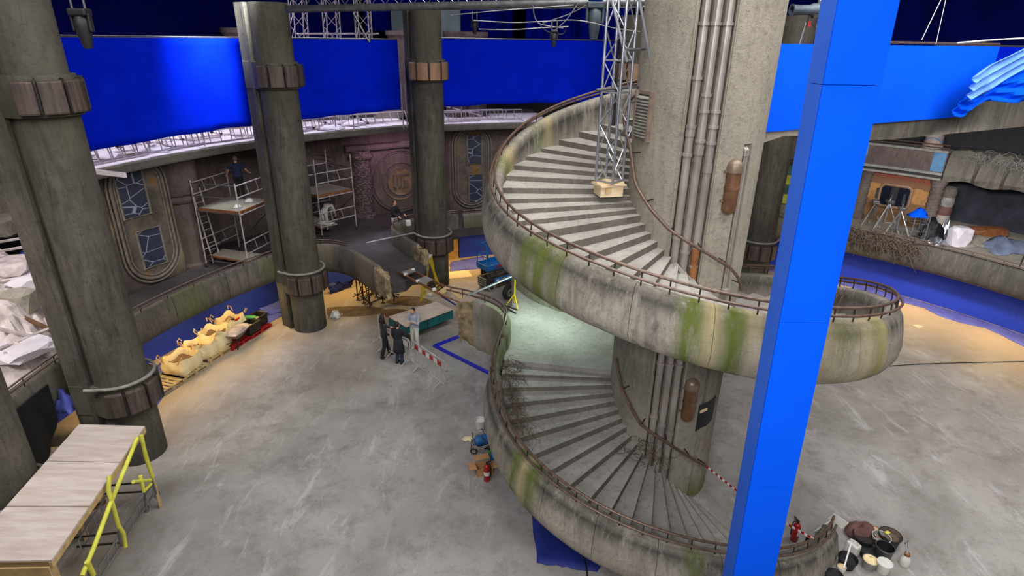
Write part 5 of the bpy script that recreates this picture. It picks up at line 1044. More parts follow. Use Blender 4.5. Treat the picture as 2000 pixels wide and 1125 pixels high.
# ------------------------------------------------------------ lattice truss tower on the upper stair
def stair_hit(x, y):
    d = _f+_r*((x-1000)/FPX)-_u*((y-562.5)/FPX); c = Vector((0, 0, CAMH)); t = 8
    for _ in range(1500):
        p = c+d*t; r_ = math.hypot(p.x-AX.x, p.y-AX.y)
        if 1.4 < r_ < 4.25:
            s_ = (323-math.degrees(math.atan2(p.y-AX.y, p.x-AX.x))) % 360+360
            if s_ < 612 and p.z < ztread0(s_)+.08: return p
        t += .01
    return p
tb = stair_hit(1187, 386); zt_ = tb.z+.1
tr = thing('lattice_truss', 'silver box lattice truss standing on timber blocks on the upper stair', 'truss', tb)
wbk = thing('timber_packing', 'pale timber packing blocks under the lattice truss', 'blocks', tb)
mbox('block', Vector((tb.x, tb.y, zt_+.08)), (.52, .45, .22), 'wood_block', wbk, .2); mbox('board', Vector((tb.x, tb.y, zt_+.21)), (.62, .5, .04), 'wood_block', wbk, .35); mbox('block', Vector((tb.x-.05, tb.y-.2, zt_+.12)), (.14, .12, .12), 'timber', wbk, .3); mbox('board', Vector((tb.x+.03, tb.y, zt_+.25)), (.6, .5, .035), 'wood_block', wbk, -.1)
zb = zt_+.27; hw = .215; rot = .1; top_ = gy(1222, -60, tb.y); 
cor = [Vector((hw*math.sqrt(2)*math.cos(rot+k*math.pi/2), hw*math.sqrt(2)*math.sin(rot+k*math.pi/2), 0)) for k in range(4)]
def tpt(k, z): return Vector((tb.x, tb.y, z))+cor[k % 4]
for k in range(4): tube1('chord', tpt(k, zb), tpt(k, 13.2), .03, 'aluminium', tr, 10)
z = zb; seg_ = .62; i = 0
while z < 13:
    for k in range(4): tube1('lacing', tpt(k+(i % 2), z), tpt(k+1-(i % 2), z+seg_), .014, 'aluminium', tr, 6)
    if i in (0, 3, 4, 7): 
        for k in range(4): tube1('batten', tpt(k, z+.02), tpt(k+1, z+.02), .016, 'aluminium', tr, 6)
    z += seg_; i += 1
for k in range(4): tube1('batten', tpt(k, zb+.03), tpt(k+1, zb+.03), .016, 'aluminium', tr, 6)
tube1('cross_tube', Vector((tb.x-.45, tb.y-.3, 10.06)), Vector((tb.x+.75, tb.y+.35, 10.1)), .028, 'steel_grey', tr); tube1('cross_tube', Vector((tb.x+.1, tb.y-.3, 10.83)), Vector((tb.x+.9, tb.y+.3, 10.85)), .028, 'steel_grey', tr); tube1('side_tube', Vector((tb.x+.72, tb.y+.3, 9.3)), Vector((tb.x+.76, tb.y+.3, 11.0)), .028, 'steel_grey', tr); tube1('raking_tube', Vector((tb.x+.12, tb.y-.3, 10.6)), Vector((tb.x-.35, tb.y-.2, 12)), .03, 'aluminium', tr); tube1('raking_tube', Vector((tb.x+.62, tb.y-.2, 10.6)), Vector((tb.x+.2, tb.y-.2, 12)), .03, 'aluminium', tr); tube1('foot_brace', Vector((tb.x+.1, tb.y, zb+.2)), Vector((tb.x+.5, tb.y+.5, zb+1.1)), .022, 'aluminium', tr)
MB().tube([Vector((tb.x, tb.y, z_)) for z_ in (zb+1.2, zb+1.5, zb+2.6)], [.045, .03, .012], 8).build('hanging_chain_bag', 'black', tr)
# ------------------------------------------------------------ mobile scaffold towers on the gallery
def tower(A_, B_, C_, h, deck_z, label, low=None, ladder=False):
    A_, B_, C_ = Vector(A_), Vector(B_), Vector(C_); D_ = A_+C_-B_; t = thing('scaffold_tower', label, 'scaffold', (A_+C_)/2)
    for p in (A_, B_, C_, D_):
        wheel('castor', p+Vector((0, 0, .1)), (1, .2, 0), .09, .05, t); tube1('post', p+Vector((0, 0, .18)), p+Vector((0, 0, h)), .028, 'scaffold_steel', t)
    zs_ = [.35, .8, 1.3, deck_z+.02, deck_z+.5, deck_z+1.0]
    for P, Q in ((B_, C_), (A_, D_)):
        for z in (.75, 1.2, deck_z-.12, deck_z+.55, deck_z+1.0): tube1('rung', P+Vector((0, 0, z)), Q+Vector((0, 0, z)), .026, 'scaffold_steel', t)
        for z, z2 in ((.75, 1.2), (deck_z+.55, deck_z+1.0)):
            for s_ in (.35, .65): tube1('strut', P.lerp(Q, s_)+Vector((0, 0, z)), P.lerp(Q, s_-.06)+Vector((0, 0, z2)), .016, 'scaffold_steel', t, 6)
    for P, Q in ((A_, B_), (D_, C_)):
        for z in (.3, deck_z-.1, deck_z+.5, deck_z+1.0): tube1('guard_rail', P+Vector((0, 0, z)), Q+Vector((0, 0, z)), .02, 'steel_grey', t, 6)
        tube1('diagonal', P+Vector((0, 0, .35)), Q+Vector((0, 0, deck_z-.3)), .018, 'steel_grey', t, 6)
    q = [A_.lerp(C_, .02), B_.lerp(D_, .02), C_.lerp(A_, .02), D_.lerp(B_, .02)]
    dkk = MB().prism([(p.x, p.y) for p in q], A_.z+deck_z-.05, A_.z+deck_z).build('deck', 'canopy_concrete', t); e_ = MB()
    for P, Q in ((q[0], q[1]), (q[1], q[2])): MB().bar(Vector((P.x, P.y, A_.z+deck_z-.03)), Vector((Q.x, Q.y, A_.z+deck_z-.03)), .04, .1).build('toe_board', 'pipe_rust', t)
    if low:
        q = [A_.lerp(B_, .05).lerp(D_, .1), B_.lerp(A_, .05), B_.lerp(C_, .45), A_.lerp(D_, .5)]; MB().prism([(p.x, p.y) for p in q], A_.z+low-.05, A_.z+low).build('low_deck', 'canopy_concrete', t); MB().bar(q[0]+Vector((0, 0, low-.03)), q[1]+Vector((0, 0, low-.03)), .03, .07).build('toe_board', 'pipe_rust', t)
    if ladder:
        a, b = A_.lerp(D_, .12)+Vector((.1, 0, .1)), A_.lerp(D_, .3)+Vector((.15, 0, .1)); up_ = Vector((-.25, -.1, h-.5))
        for p in (a, b): tube1('ladder_stile', p, p+up_, .03, 'scaffold_steel', t)
        for k in range(1, 11): tube1('ladder_rung', a+up_*(k/11), b+up_*(k/11), .014, 'scaffold_steel', t, 6)
    return t
TA = gp(405, 522, GZ); ztop = gy(371, 352, TA.y).z; hA = ztop-GZ; TB, TC = gp(458, 359, ztop), gp(523, 337, ztop); TB.z = TC.z = GZ; dz1 = gy(469, 415, TB.y).z-GZ
TD1 = TA+TC-TB
tower(TA, TB, TC, hA, dz1, 'tall mobile scaffold tower with a man on its deck, left of the column', .45, True)
UC = gp(697, 449, GZ); ztop = gy(683, 301, UC.y).z; hU = ztop-GZ; UB, UD = gp(612, 312, ztop), gp(634, 292, ztop); UB.z = UD.z = GZ; UA = UB+UD-UC; dz2 = gy(689, 369, UC.y).z-GZ
tower(UA, UB, UC, hU, dz2, 'mobile scaffold tower with empty dusty deck, right of the column', .55)
crumple('plastic_bag', TB.lerp(TD1, .25)+Vector((0, 0, dz1)), (.3, .25, .15), 'white_plastic', 'white plastic bag on the tall scaffold deck', 'bag', 12, 6)
crumple('plastic_bag', TC.lerp(TA, .3)+Vector((0, 0, dz1)), (.35, .3, .18), 'white_plastic', 'white plastic bundle by the feet of the man on scaffold', 'bag', 13, 6)
crumple('white_cloth', UB.lerp(UD, .25)+Vector((.1, 0, .56)), (.7, .5, .15), 'white_plastic', 'white dust cloth on the low deck of the right scaffold tower', 'cloth', 15, 7)
# ------------------------------------------------------------ lattice beams and tubes stored on the canopy
rnd = random.Random(12)
def ladder_beam(th, r_, L_, tilt, z, label, h=.46, yaw=0):
    c = pol(r_, th, z); t = thing('lattice_beam', label, 'beam', c); tv = Vector((-math.sin(R(th+yaw)), math.cos(R(th+yaw)), 0)); out = Vector((math.cos(R(th)), math.sin(R(th)), 0)); upv = (Vector((0, 0, 1))*math.cos(tilt)+out*math.sin(tilt))*h
    a, b = c-tv*L_/2, c+tv*L_/2; lattice('beam', a, b, upv, 'scaffold_steel', t, .42, .034, .022); return t
spots = [(161.5, 18.3, 3.6, .3, 'leftmost on the canopy end'), (156, 18.5, 5.0, .2, 'second from the canopy left end'), (152, 19.4, 5.0, .9, 'behind the front row left of the scaffold column'), (149, 18.7, 4.5, .15, 'in the front row just left of the scaffold column'), (146, 20.2, 5.2, .5, 'at the back behind the scaffold column'), (137, 18.9, 4.5, .3, 'right of the scaffold column in the front row'), (133, 20, 5.4, .7, 'in the back row between the two columns'), (129, 19.2, 4.5, .2, 'middle of the front row between the columns'), (124.5, 19.6, 4.2, .5, 'just left of the tan collared column'), (113, 18.7, 3.4, .2, 'right of the tan collared column'), (109, 19.3, 3.6, .4, 'rear on the canopy left of the stair rail'), (105.5, 18.8, 3.0, .2, 'nearest the stair rail on the canopy')]
for k, (th, r_, L_, ti, lb) in enumerate(spots): ladder_beam(th, r_, L_, ti, 7.12+.02*(k % 3), 'aluminium lattice beam lying '+lb, yaw=rnd.uniform(-4, 4))
words = ['nearest the canopy left end', 'crossing the leftmost lattice beam', 'second crossing from the canopy left end', 'propped near the drape bottom left', 'slanting just left of the scaffold column', 'behind the scaffold column', 'right of the scaffold column', 'slanting between the two columns', 'flat between the two columns', 'just left of the tan collared column', 'right of the tan collared column', 'nearest the stair rail']
for k, th in enumerate((162, 158.5, 155, 151.5, 148, 144, 136.5, 132.5, 129, 125, 112, 106)):
    p = pol(18.6+rnd.uniform(0, 1.6), th, 7.18); d_ = Vector((math.cos(R(th+rnd.uniform(40, 130))), math.sin(R(th+rnd.uniform(40, 130))), 0)); L_ = rnd.uniform(1.6, 3.0)
    t = thing('loose_scaffold_tube', 'loose scaffold tube with couplers on the canopy, '+words[k], 'tube', p); q = p+d_*L_+Vector((0, 0, rnd.uniform(.15, .6))); tube1('tube', p, q, .03, 'scaffold_steel', t)
    for s_ in (.15, .5, .85): mbox('coupler', p.lerp(q, s_)+Vector((0, 0, .0)), (.12, .1, .1), 'dark_steel', t, rnd.uniform(0, 3), .01)
for k, (x, y0, y1) in enumerate(((508, 120, 268), (482, 238, 275), (396, 250, 300), (623, 225, 258), (690, 215, 255), (785, 160, 242), (903, 190, 240), (655, 222, 262), (793, 165, 240))):
    Y = (24.5, 25, 22.6, 27, 27.5, 28.2, 30.5, 27.4, 28.6)[k]; a, b = gy(x, y1, Y), gy(x-2, y0, Y); o = tube1('upright_tube', Vector((b.x, b.y, 7.06)), b, .028, 'scaffold_steel', None); settag(o, 'upright tube on the canopy, '+('tall one at the drape gap by the scaffold column', 'short one below the drape edge', 'short one under the left drape', 'just right of the scaffold column', 'midway between the two columns', 'tall one left of the tan collared column', 'near the upper stair rail', 'short one between the columns', 'thin one beside the tan collared column')[k], 'tube')
rocks_ = [(159, 19.2), (154, 19), (150.5, 19.6), (141, 19.8), (135, 19.5), (131, 19), (127, 19.7)]
for k, (th, r_) in enumerate(rocks_): crumple('plastic_sheet', pol(r_, th, 7.1), (1.3, .8, .25), 'white_board', 'crumpled white sheeting among the canopy beams, '+('far left', 'left of centre', 'just left of the scaffold column', 'behind the scaffold column', 'right of the scaffold column', 'between the columns', 'left of the tan collared column')[k], 'sheeting', 30+k, 7)
# storage and pillars behind the canopy
for k, (x, y0, y1, Y, wd, mt, lb) in enumerate(((455, 265, 245, 27.5, 1.0, 'timber', 'tan crate behind the canopy beams left of the scaffold column'), (470, 262, 244, 28, .9, 'red_brown', 'brown crate right of the tan crate behind the canopy beams'), (760, 235, 212, 32, 1.4, 'canopy_concrete', 'grey mesh panel behind the canopy beams'), (668, 228, 205, 31, .7, 'ring_grey', 'grey cabinet behind the beams between columns'))):
    a, b = gy(x, y0, Y), gy(x, y1, Y); h_ = b.z-7.05; t = thing('storage_crate', lb, 'crate', (a.x, Y, 7.05)); mbox('body', (a.x, Y, 7.05+h_/2), (wd, .6, h_), mt, t, .3, .02); mbox('lid', (a.x, Y, 7.05+h_+.02), (wd+.06, .66, .05), mt, t, .3, .01)
struct(sector(22.3, 26.5, 166, 97, 6.7, 7.04, 30).build('floor_upper_gallery', 'gallery_floor_dark'))
for k, (x, y, Y, rr, lb) in enumerate(((892, 225, 33, .55, 'violet lit pillar stub behind the short canopy'), (925, 225, 33.5, .7, 'second dark pillar stub behind the short canopy'), (480, 120, 30, .8, 'dim pillar glimpsed between left drape and scaffold column'), (790, 190, 33, .7, 'dim pillar glimpsed left of the tan collared column'))):
    c = gy(x, y, Y); t = thing('rear_pillar', lb, 'pillar', (c.x, Y, 7.04)); MB().lathe([(rr*1.1, 7.04), (rr*1.1, 7.3), (rr, 7.35), (rr, 11), (rr*1.15, 11.1), (rr*1.15, 11.3)], (c.x, Y, 0), 20).build('shaft', 'wall_plaster', t, smooth=True, sharp=40, attr=wa)
# ------------------------------------------------------------ rigging at the top
def truss_run(name, a, b, wd, label, mat='aluminium', pitch=.6):
    a, b = Vector(a), Vector(b); t = thing(name, label, 'truss', (a+b)/2); d_ = (b-a).normalized(); u_ = Vector((0, 0, 1)) if abs(d_.z) < .9 else Vector((0, 1, 0)); s_ = d_.cross(u_).normalized(); u_ = s_.cross(d_); C4 = [(s_*x+u_*y)*wd/2 for x, y in ((-1, -1), (1, -1), (1, 1), (-1, 1))]
    for c in C4: tube1('chord', a+c, b+c, .028, mat, t, 7)
    n = int((b-a).length/pitch)
    for i in range(n):
        p, q = a.lerp(b, i/n), a.lerp(b, (i+1)/n)
        for k in range(4): tube1('lacing', p+C4[(k+i) % 4], q+C4[(k+1+i) % 4], .012, mat, t, 5)
    return t
truss_run('lighting_truss', gy(575, 4, 21), gy(1260, -8, 18), .5, 'long lighting truss spanning the top of the view', 'aluminium', .45)
tube1('lighting_pipe', gy(560, 18, 20.6), gy(1262, 3, 17.6), .11, 'steel_grey', None, 14); settag(bpy.data.objects['lighting_pipe'], 'thick grey pipe hanging below the long lighting truss', 'pipe')
for k, x in enumerate((586, 650, 712)): truss_run('hanging_truss', gy(x, 82, 27), gy(x-6, -10, 27), .55, 'upright lattice truss behind the second drape, '+('leftmost', 'middle', 'rightmost')[k]+' of three', 'scaffold_steel', .5)
tube1('cross_pipe', gy(580, 66, 27), gy(740, 66, 27), .035, 'scaffold_steel', None); settag(bpy.data.objects['cross_pipe'], 'horizontal pipe tying the three upright trusses', 'pipe')
tube1('raking_pipe', gy(690, 25, 26.6), gy(720, 80, 26.6), .04, 'steel_grey', None); settag(bpy.data.objects['raking_pipe'], 'raking pipe right of the three upright trusses', 'pipe')
def moving_head(p, label, s_=1.0, cover=False):
    p = Vector(p); t = thing('moving_light', label, 'stage light', p)
    mt_ = 'lamp_body' if cover else 'black'
    MB().box(p+Vector((0, 0, .34*s_)), (.42*s_, .3*s_, .16*s_)).build('base', mt_, t, bevel=.03)
    for x in (-1, 1): MB().box(p+Vector((x*.2*s_, 0, .12*s_)), (.06*s_, .14*s_, .4*s_)).build('yoke_arm', mt_, t, bevel=.02)
    MB().lathe([(.001, -.42), (.09, -.42), (.11, -.34), (.15, -.1), (.17, .05), (.17, .2), (.12, .28), (.001, .28)], p+Vector((0, 0, -.02)), 18, M=Matrix.Scale(s_, 3)).build('head', mt_, t, smooth=True)
    for x in (-.15, .15): tube1('hook_clamp', p+Vector((x*s_, 0, .42*s_)), p+Vector((x*s_, 0, .9*s_)), .02, 'steel_grey', t)
    if cover: MB().box(p+Vector((0, 0, .58*s_)), (.4*s_, .35*s_, .3*s_)).build('cloth_cover', 'blue_paint', t, bevel=.06)
    return t
plain('lamp_body', (84, 96, 104), (58, 66, 74), 4, .5, .3)
moving_head(gy(1161, 48, 15.5)+Vector((0, 0, .1)), 'grey moving head light with blue cover hanging left of the truss', .95, True)
moving_head(gy(163, 55, 12), 'black moving head light hanging at upper left', .8)
moving_head(gy(1082, 74, 15), 'small black lamp dangling from cables in front of the wide drape', .42)
moving_head(gy(927, 52, 25), 'dark lamp hanging against the navy drapes at top centre', .6)
pl = thing('profile_spot', 'grey profile spotlight pointing left, mounted by the blue post', 'stage light', gy(1580, 20, 16.6)); c = gy(1582, 19, 16.6)
Mx = Vector((1, .15, .02)).to_track_quat('Z', 'Y').to_matrix(); MB().lathe([(.1, -.5), (.14, -.5), (.115, -.4), (.115, 0), (.15, .06), (.16, .4), (.08, .45), (.001, .45)], c, 16, M=Mx).build('barrel', 'lamp_body', pl, smooth=True, sharp=40); MB().box(c+Vector((.16, 0, -.14)), (.14, .16, .1)).build('gate', 'dark_steel', pl); MB().box(c+Vector((.2, -.1, -.06)), (.05, .02, .03)).build('orange_tag', 'pipe_rust', pl); tube1('yoke', c+Vector((.02, 0, 0)), c+Vector((0, 0, -.3)), .02, 'black', pl); tube1('stand_pipe', c+Vector((-.02, .05, -.3)), c+Vector((-.1, .05, -.95)), .035, 'steel_grey', pl); MB().box(c+Vector((.05, .0, -.33)), (.06, .05, .12)).build('red_clamp', 'red_paint', pl); MB().tube([c+Vector((.1, 0, -.3)), c+Vector((.3, 0, -.5)), c+Vector((.05, 0, -.9))], .008, 5).build('lamp_cable', 'cable_black', pl)
truss_run('side_truss', gy(1600, 90, 16.6), gy(1610, -20, 16.6), .14, 'narrow upright truss directly left of the blue post', 'aluminium', .16)
# cables
def cable(px, Y, label, r=.012, mat='steel_grey'):
    pts = [gy(x, y, (Y if not isinstance(Y, (list, tuple)) else Y[i])) for i, (x, y) in enumerate(px)]; o = MB().tube(smooth_path(pts, 6), r, 5).build('rigging_cable', mat, smooth=True, tag=(label, 'cable')); return o
cable([(880, 30), (960, 22), (1040, 16), (1120, 10)], 16, 'highest of the thin rigging cables under the top pipe')
cable([(925, 40), (1000, 44), (1060, 42), (1130, 40), (1200, 55), (1250, 62)], 15, 'long rigging cable running from the navy drape to the truss')
cable([(935, 57), (1000, 58), (1050, 55), (1110, 52)], 15, 'lower rigging cable left of the dangling lamp')
cable([(1040, 8), (1045, 35), (1058, 48), (1100, 55)], 15, 'rigging cable dropping from the pipe to the dangling lamp bridle')
cable([(1130, 5), (1105, 40), (1080, 62), (1078, 70)], 15, 'rigging cable from the pipe down to the dangling lamp')
cable([(1050, 45), (1070, 62), (1100, 66), (1106, 48)], 15, 'looped cable around the dangling lamp', .01, 'cable_black')
cable([(1145, 10), (1110, 28), (1060, 45)], 15, 'bridle cable left of the blue covered light')
cable([(1840, -5), (1800, 78)], 16, 'white rope tied to the top pipe of the blue clad bridge', .01, 'white_plastic'); cable([(1848, -5), (1828, 86)], 16, 'second white rope right of the first at the bridge top', .008, 'white_plastic')
cable([(1870, 84), (1940, 78), (2010, 74)], 16.5, 'pale rope running off to the right from the bridge top pipe', .02, 'white_plastic')
# ------------------------------------------------------------ right hand gallery: two painted storeys
def fac(a0, a1, r_, z0, z1, name, mat, parent=None, n=14, th_=.15, attr=None): return MB().sweep([[pol(r_, a, z0), pol(r_+th_, a, z0), pol(r_+th_, a, z1), pol(r_, a, z1)] for a in np.linspace(a0, a1, n)]).build(name, mat, parent, attr=attr)
def mural():
    m, nt, b, tc = _new('mural_paint'); sp = nt.nodes.new('ShaderNodeSeparateXYZ'); nt.links.new(tc.outputs['Object'], sp.inputs[0]); n = _noise(nt, tc, 1.2, 4)
    h = _math(nt, 'ADD', _math(nt, 'DIVIDE', sp.outputs['Z'], 3.4), _math(nt, 'MULTIPLY', _math(nt, 'SUBTRACT', n, .5), .35)); h.node.use_clamp = False
    c = _ramp(nt, h, [(0, srgb(120, 86, 50)), (.35, srgb(168, 122, 66)), (.58, srgb(122, 84, 56)), (.68, srgb(140, 72, 50)), (.78, srgb(172, 116, 78)), (.86, srgb(66, 112, 150)), (.97, srgb(96, 140, 170))]); r_ = c.node.color_ramp; r_.interpolation = 'CONSTANT'
    c = _mix(nt, _ramp(nt, _noise(nt, tc, 7, 5), [(.5, (0, 0, 0, 1)), (.7, (.6, .6, .6, 1))]), c, srgb(84, 70, 62)); nt.links.new(c, b.inputs['Base Color']); b.inputs['Roughness'].default_value = .8; _bump(nt, b, _noise(nt, tc, 20, 4), .3)
mural(); plain('blue_machine_grey', (132, 142, 164), (98, 106, 128), 2, .35)
wr = struct(fac(64, 8, 26.6, GZ, 9.6, 'wall_right', 'black', n=40)); ORG[wr.name] = wr.location.copy()
# painted bay standing forward
bay = thing('painted_bay', 'bay of the right gallery painted with orange and blue bands round a porthole', 'wall bay', pol(23, 46, GZ))
fac(50, 42.9, 23, GZ, 4.95, 'painted_wall', 'mural_paint', bay)
F2 = frame_on_wall(46.9, 22.98)
def rrect(F, u0, z0_, hw_, hh, rad, d, n=6):
    P = []
    for sx, sz, a0 in ((1, -1, -90), (1, 1, 0), (-1, 1, 90), (-1, -1, 180)):
        for k in range(n+1): a = R(a0+90*k/n); P.append(F(u0+sx*(hw_-rad)+rad*math.cos(a), z0_+sz*(hh-rad)+rad*math.sin(a), d))
    return P
MB().add(rrect(F2, 0, 3.75, .66, .52, .22, .03), [list(range(28))]).build('porthole_glass', 'glass_dark', bay); MB().tube(rrect(F2, 0, 3.75, .7, .56, .24, .03), .08, 7, closed=True).build('porthole_frame', 'collar_tan', bay, smooth=True); MB().add(*fbox(F2, -.12, .12, 3.22, 4.28, .035, .06)).build('porthole_mullion', 'black', bay)
for k, a in enumerate((50.6, 42.6)):
    pc = MB().lathe([(.36, GZ), (.36, GZ+.2), (.28, GZ+.3), (.28, 4.6), (.36, 4.75), (.4, 4.95)], pol(22.95, a), 16).build('bay_pillar', 'wall_plaster', bay, smooth=True, sharp=40, attr=wa)
    for q in range(7): MB().tube([pol(22.95, a)+Vector((.29*math.cos(w_), .29*math.sin(w_), GZ+.6+q*.3+.06*w_)) for w_ in np.linspace(-math.pi, math.pi, 14)], .03, 5).build('pillar_spiral', 'gallery_concrete', pc)
# balcony band above
bal = thing('upper_balcony', 'grey balcony front with rounded rails above the painted bay', 'balcony', pol(22.4, 47, 4.95)); 
for z0, z1, o, mt in ((4.95, 5.05, 0, 'ring_grey'), (5.05, 5.2, .12, 'collar_edge'), (5.2, 5.32, -.05, 'ring_grey'), (5.32, 6.25, .06, 'wall_plaster'), (6.25, 6.36, -.02, 'ring_grey')): MB().sweep([[pol(22.4+o, a, z0), pol(23.3, a, z0), pol(23.3, a, z1), pol(22.4+o, a, z1)] for a in np.linspace(55, 42.3, 16)]).build('balcony_band', mt, bal, attr=A0)
plain('paint_sky', (96, 140, 176), (70, 116, 158), 3, .7); MB().sweep([[pol(22.43, a, 5.34), pol(22.5, a, 5.34), pol(22.5, a, 6.24), pol(22.43, a, 6.24)] for a in (43.7, 42.4)]).build('blue_patch', 'paint_sky', bal); MB().sweep([[pol(22.43, a, 5.7), pol(22.5, a, 5.7), pol(22.5, a, 6.24), pol(22.43, a, 6.24)] for a in (52.5, 50.9)]).build('blue_patch', 'paint_sky', bal)
for z in (6.46, 6.6): MB().tube([pol(22.5, a, z) for a in np.linspace(55, 42.3, 16)], .03, 6).build('balcony_rail', 'rail_brown', bal)
c = pol(23, 44.4); pp = thing('painted_pillar', 'round pillar with swirling painted mosaic on the upper balcony', 'pillar', Vector((c.x, c.y, 6.36))); plain('mosaic_paint', (190, 150, 120), (110, 130, 140), 5, .7); MB().lathe([(.44, 6.36), (.44, 6.5), (.38, 6.55), (.38, 8.1), (.44, 8.2)], c, 18).build('shaft', 'mosaic_paint', pp, smooth=True, sharp=40)
for k in range(4): MB().tube([c+Vector((.39*math.cos(w_), .39*math.sin(w_), 6.75+k*.35+.12*math.sin(2*w_))) for w_ in np.linspace(0, 2*math.pi, 20)], .025, 5, closed=True).build('mosaic_band', ('paint_sky', 'collar_tan')[k % 2], pp)
# green and yellow chequered bay left of it
plain('tile_yellow', (176, 176, 52), (140, 142, 44), 3, .6); plain('tile_green', (60, 92, 72), (40, 66, 52), 3, .6); plain('door_pink', (160, 96, 96), (128, 74, 76), 3, .7)
ch = thing('chequered_bay', 'right gallery bay with green and yellow chequered tiles beside the blue post', 'wall bay', pol(23.4, 55, GZ)); fac(63, 51, 23.4, GZ, 8.2, 'bay_wall', 'wall_plaster', ch, attr=wa)
k = 0
for i, a in enumerate(np.arange(62.6, 51.2, -1.15)):
    for z in np.arange(GZ+.1, 4.6, .55):
        k = int(round((z-GZ-.1)/.55))+i
        if i in (3, 4, 5, 6): continue
        MB().sweep([[pol(23.34, b_, z), pol(23.4, b_, z), pol(23.4, b_, z+.53), pol(23.34, b_, z+.53)] for b_ in (a, a-1.1)]).build('wall_tile', ('tile_yellow', 'tile_green')[k % 2], ch)
fac(58.8, 56.2, 23.32, GZ, 4.6, 'pink_door_frame', 'door_pink', ch, 4, .06); fac(58.5, 56.5, 23.3, GZ, 4.45, 'door_leaf', 'wall_plaster', ch, 4, .04, wa); fac(63, 51, 23.15, 4.75, 4.95, 'bay_cornice', 'collar_edge', ch, 10, .2)
# ruined bays further right
rb = thing('ruined_bay', 'dark ruined bay of the right gallery with sagging upper floor edge', 'wall bay', pol(25, 32, GZ))
fac(46, 9, 26.2, GZ, 5.9, 'back_panel', 'glass_dark' if False else 'blue_tarp', rb, 20); M_['ruin_dark'] = plain('ruin_dark', (52, 54, 66), (28, 29, 36), 1.5, .8)
for o in rb.children: o.data.materials[0] = M_['ruin_dark']
rnd = random.Random(5); secs = []
for a in np.linspace(42.2, 9, 60): j = rnd.uniform(-.1, .1); secs.append([pol(22.6+j, a, 4.95+.08*math.sin(a*1.3)), pol(22.45+j*2, a, 5.2), pol(22.6+j, a, 6.0+j), pol(22.9, a, 6.28+j*2), pol(24.6, a, 6.3), pol(24.6, a, 4.95)])
MB().sweep(secs).build('broken_floor_edge', 'canopy_dark', rb); 
crust = vines([pol(22.6, t_, 6.25) for t_ in np.linspace(41, 12, 30)], 620, .2, .6, 'grey shredded debris lying along the ruined upper floor edge at right', 8, .5, .012); crust.data.materials[0] = M_['ring_grey']
for k, (a, wd) in enumerate(((29.5, .9), (22, 1.4), (15, 1.2))): fac(a, a-wd*1.6, 24.6, GZ, 4.95, 'ruin_pier', 'gallery_concrete', rb, 4, .3, ga)
for k, (a, c_) in enumerate(((40.2, 'wall_rusty'), (40.0, 'ring_grey'), (39.9, 'red_brown'), (39.8, 'mosaic_paint'))): 
    z1 = 4.5-k*.45; MB().lathe([(.3, z1-.48), (.33, z1-.25), (.3, z1)], pol(23.6, 41.6), 16).build('painted_drum', c_, rb, smooth=True)
struct(sector(22.6, 26.5, 64, 8, 8.2, 9.1, 24).build('ceiling_right_gallery', 'gallery_concrete', attr=ga))
# gear on the right gallery floor
def tripod(loc, h, spread, label, mat='aluminium', head=True):
    t = thing('tripod', label, 'tripod', Vector(loc), random.uniform(0, 2), world=False); ap = Vector((0, 0, h))
    for k in range(3):
        a = k*2.094; f_ = Vector((spread*math.cos(a), spread*math.sin(a), .01)); lg = tube1('tripod_leg', f_, ap, .03, mat, t); tube1('leg_lower', f_.lerp(ap, .0), f_.lerp(ap, .5), .042, 'ring_grey', t); tube1('spreader', f_.lerp(ap, .4), Vector((0, 0, h*.35)), .015, mat, t)
    tube1('centre_column', Vector((0, 0, h*.35)), Vector((0, 0, h+.5)), .035, mat, t)
    if head: MB().box((0, 0, h+.1), (.4, .3, .16)).build('pan_head', 'steel_grey', t, bevel=.03); MB().box((.0, .05, h+.55), (.1, .1, .5)).build('mast_block', 'black', t)
    return t
tripod(pol(20.8, 46.2, GZ), 1.5, .75, 'silver tripod with tall mast standing before the painted porthole'); tripod(pol(20.4, 44.4, GZ), 1.35, .7, 'second silver tripod right of the masted tripod'); tripod(pol(21.6, 48.2, GZ), 1.2, .5, 'small tripod behind the masted tripod', 'steel_grey')
gk = pol(20.6, 42.4, GZ); gt = thing('wire_trolley', 'wire cage trolley of stands on the right gallery', 'trolley', gk)
for x in (-.35, .35):
    for y in (-.3, .3): tube1('cage_post', gk+Vector((x, y, .05)), gk+Vector((x, y, 1.3)), .02, 'aluminium', gt)
for z in (.15, .5, .9, 1.28):
    for a, b in (((-.35, -.3), (.35, -.3)), ((.35, -.3), (.35, .3)), ((.35, .3), (-.35, .3)), ((-.35, .3), (-.35, -.3))): tube1('cage_rail', gk+Vector((*a, z)), gk+Vector((*b, z)), .015, 'aluminium', gt, 6)
for k in range(7): tube1('cage_bar', gk+Vector((-.3+k*.1, -.31, .15)), gk+Vector((-.3+k*.1, -.31, .9)), .01, 'steel_grey', gt, 5)
crumple('blue_jacket', gk+Vector((-.1, -.1, 1.2)), (.8, .6, .45), 'blue_paint', 'bright blue cloth thrown over the wire trolley', 'cloth', 41, 8)
crumple('black_bag', pol(21.6, 41.2, GZ), (1.1, .9, 1.2), 'black', 'black rubbish bag heap right of the wire trolley', 'bag', 42, 9); crumple('silver_foil', pol(20.8, 39.7, GZ), (.9, .7, .5), 'aluminium', 'crumpled silver foil on the right gallery floor', 'foil', 43, 10, .1); crumple('silver_foil', pol(22.4, 40.4, GZ), (.6, .5, 1.3), 'aluminium', 'crumpled silver plastic on top of the black bag heap', 'foil', 44, 9, .1)
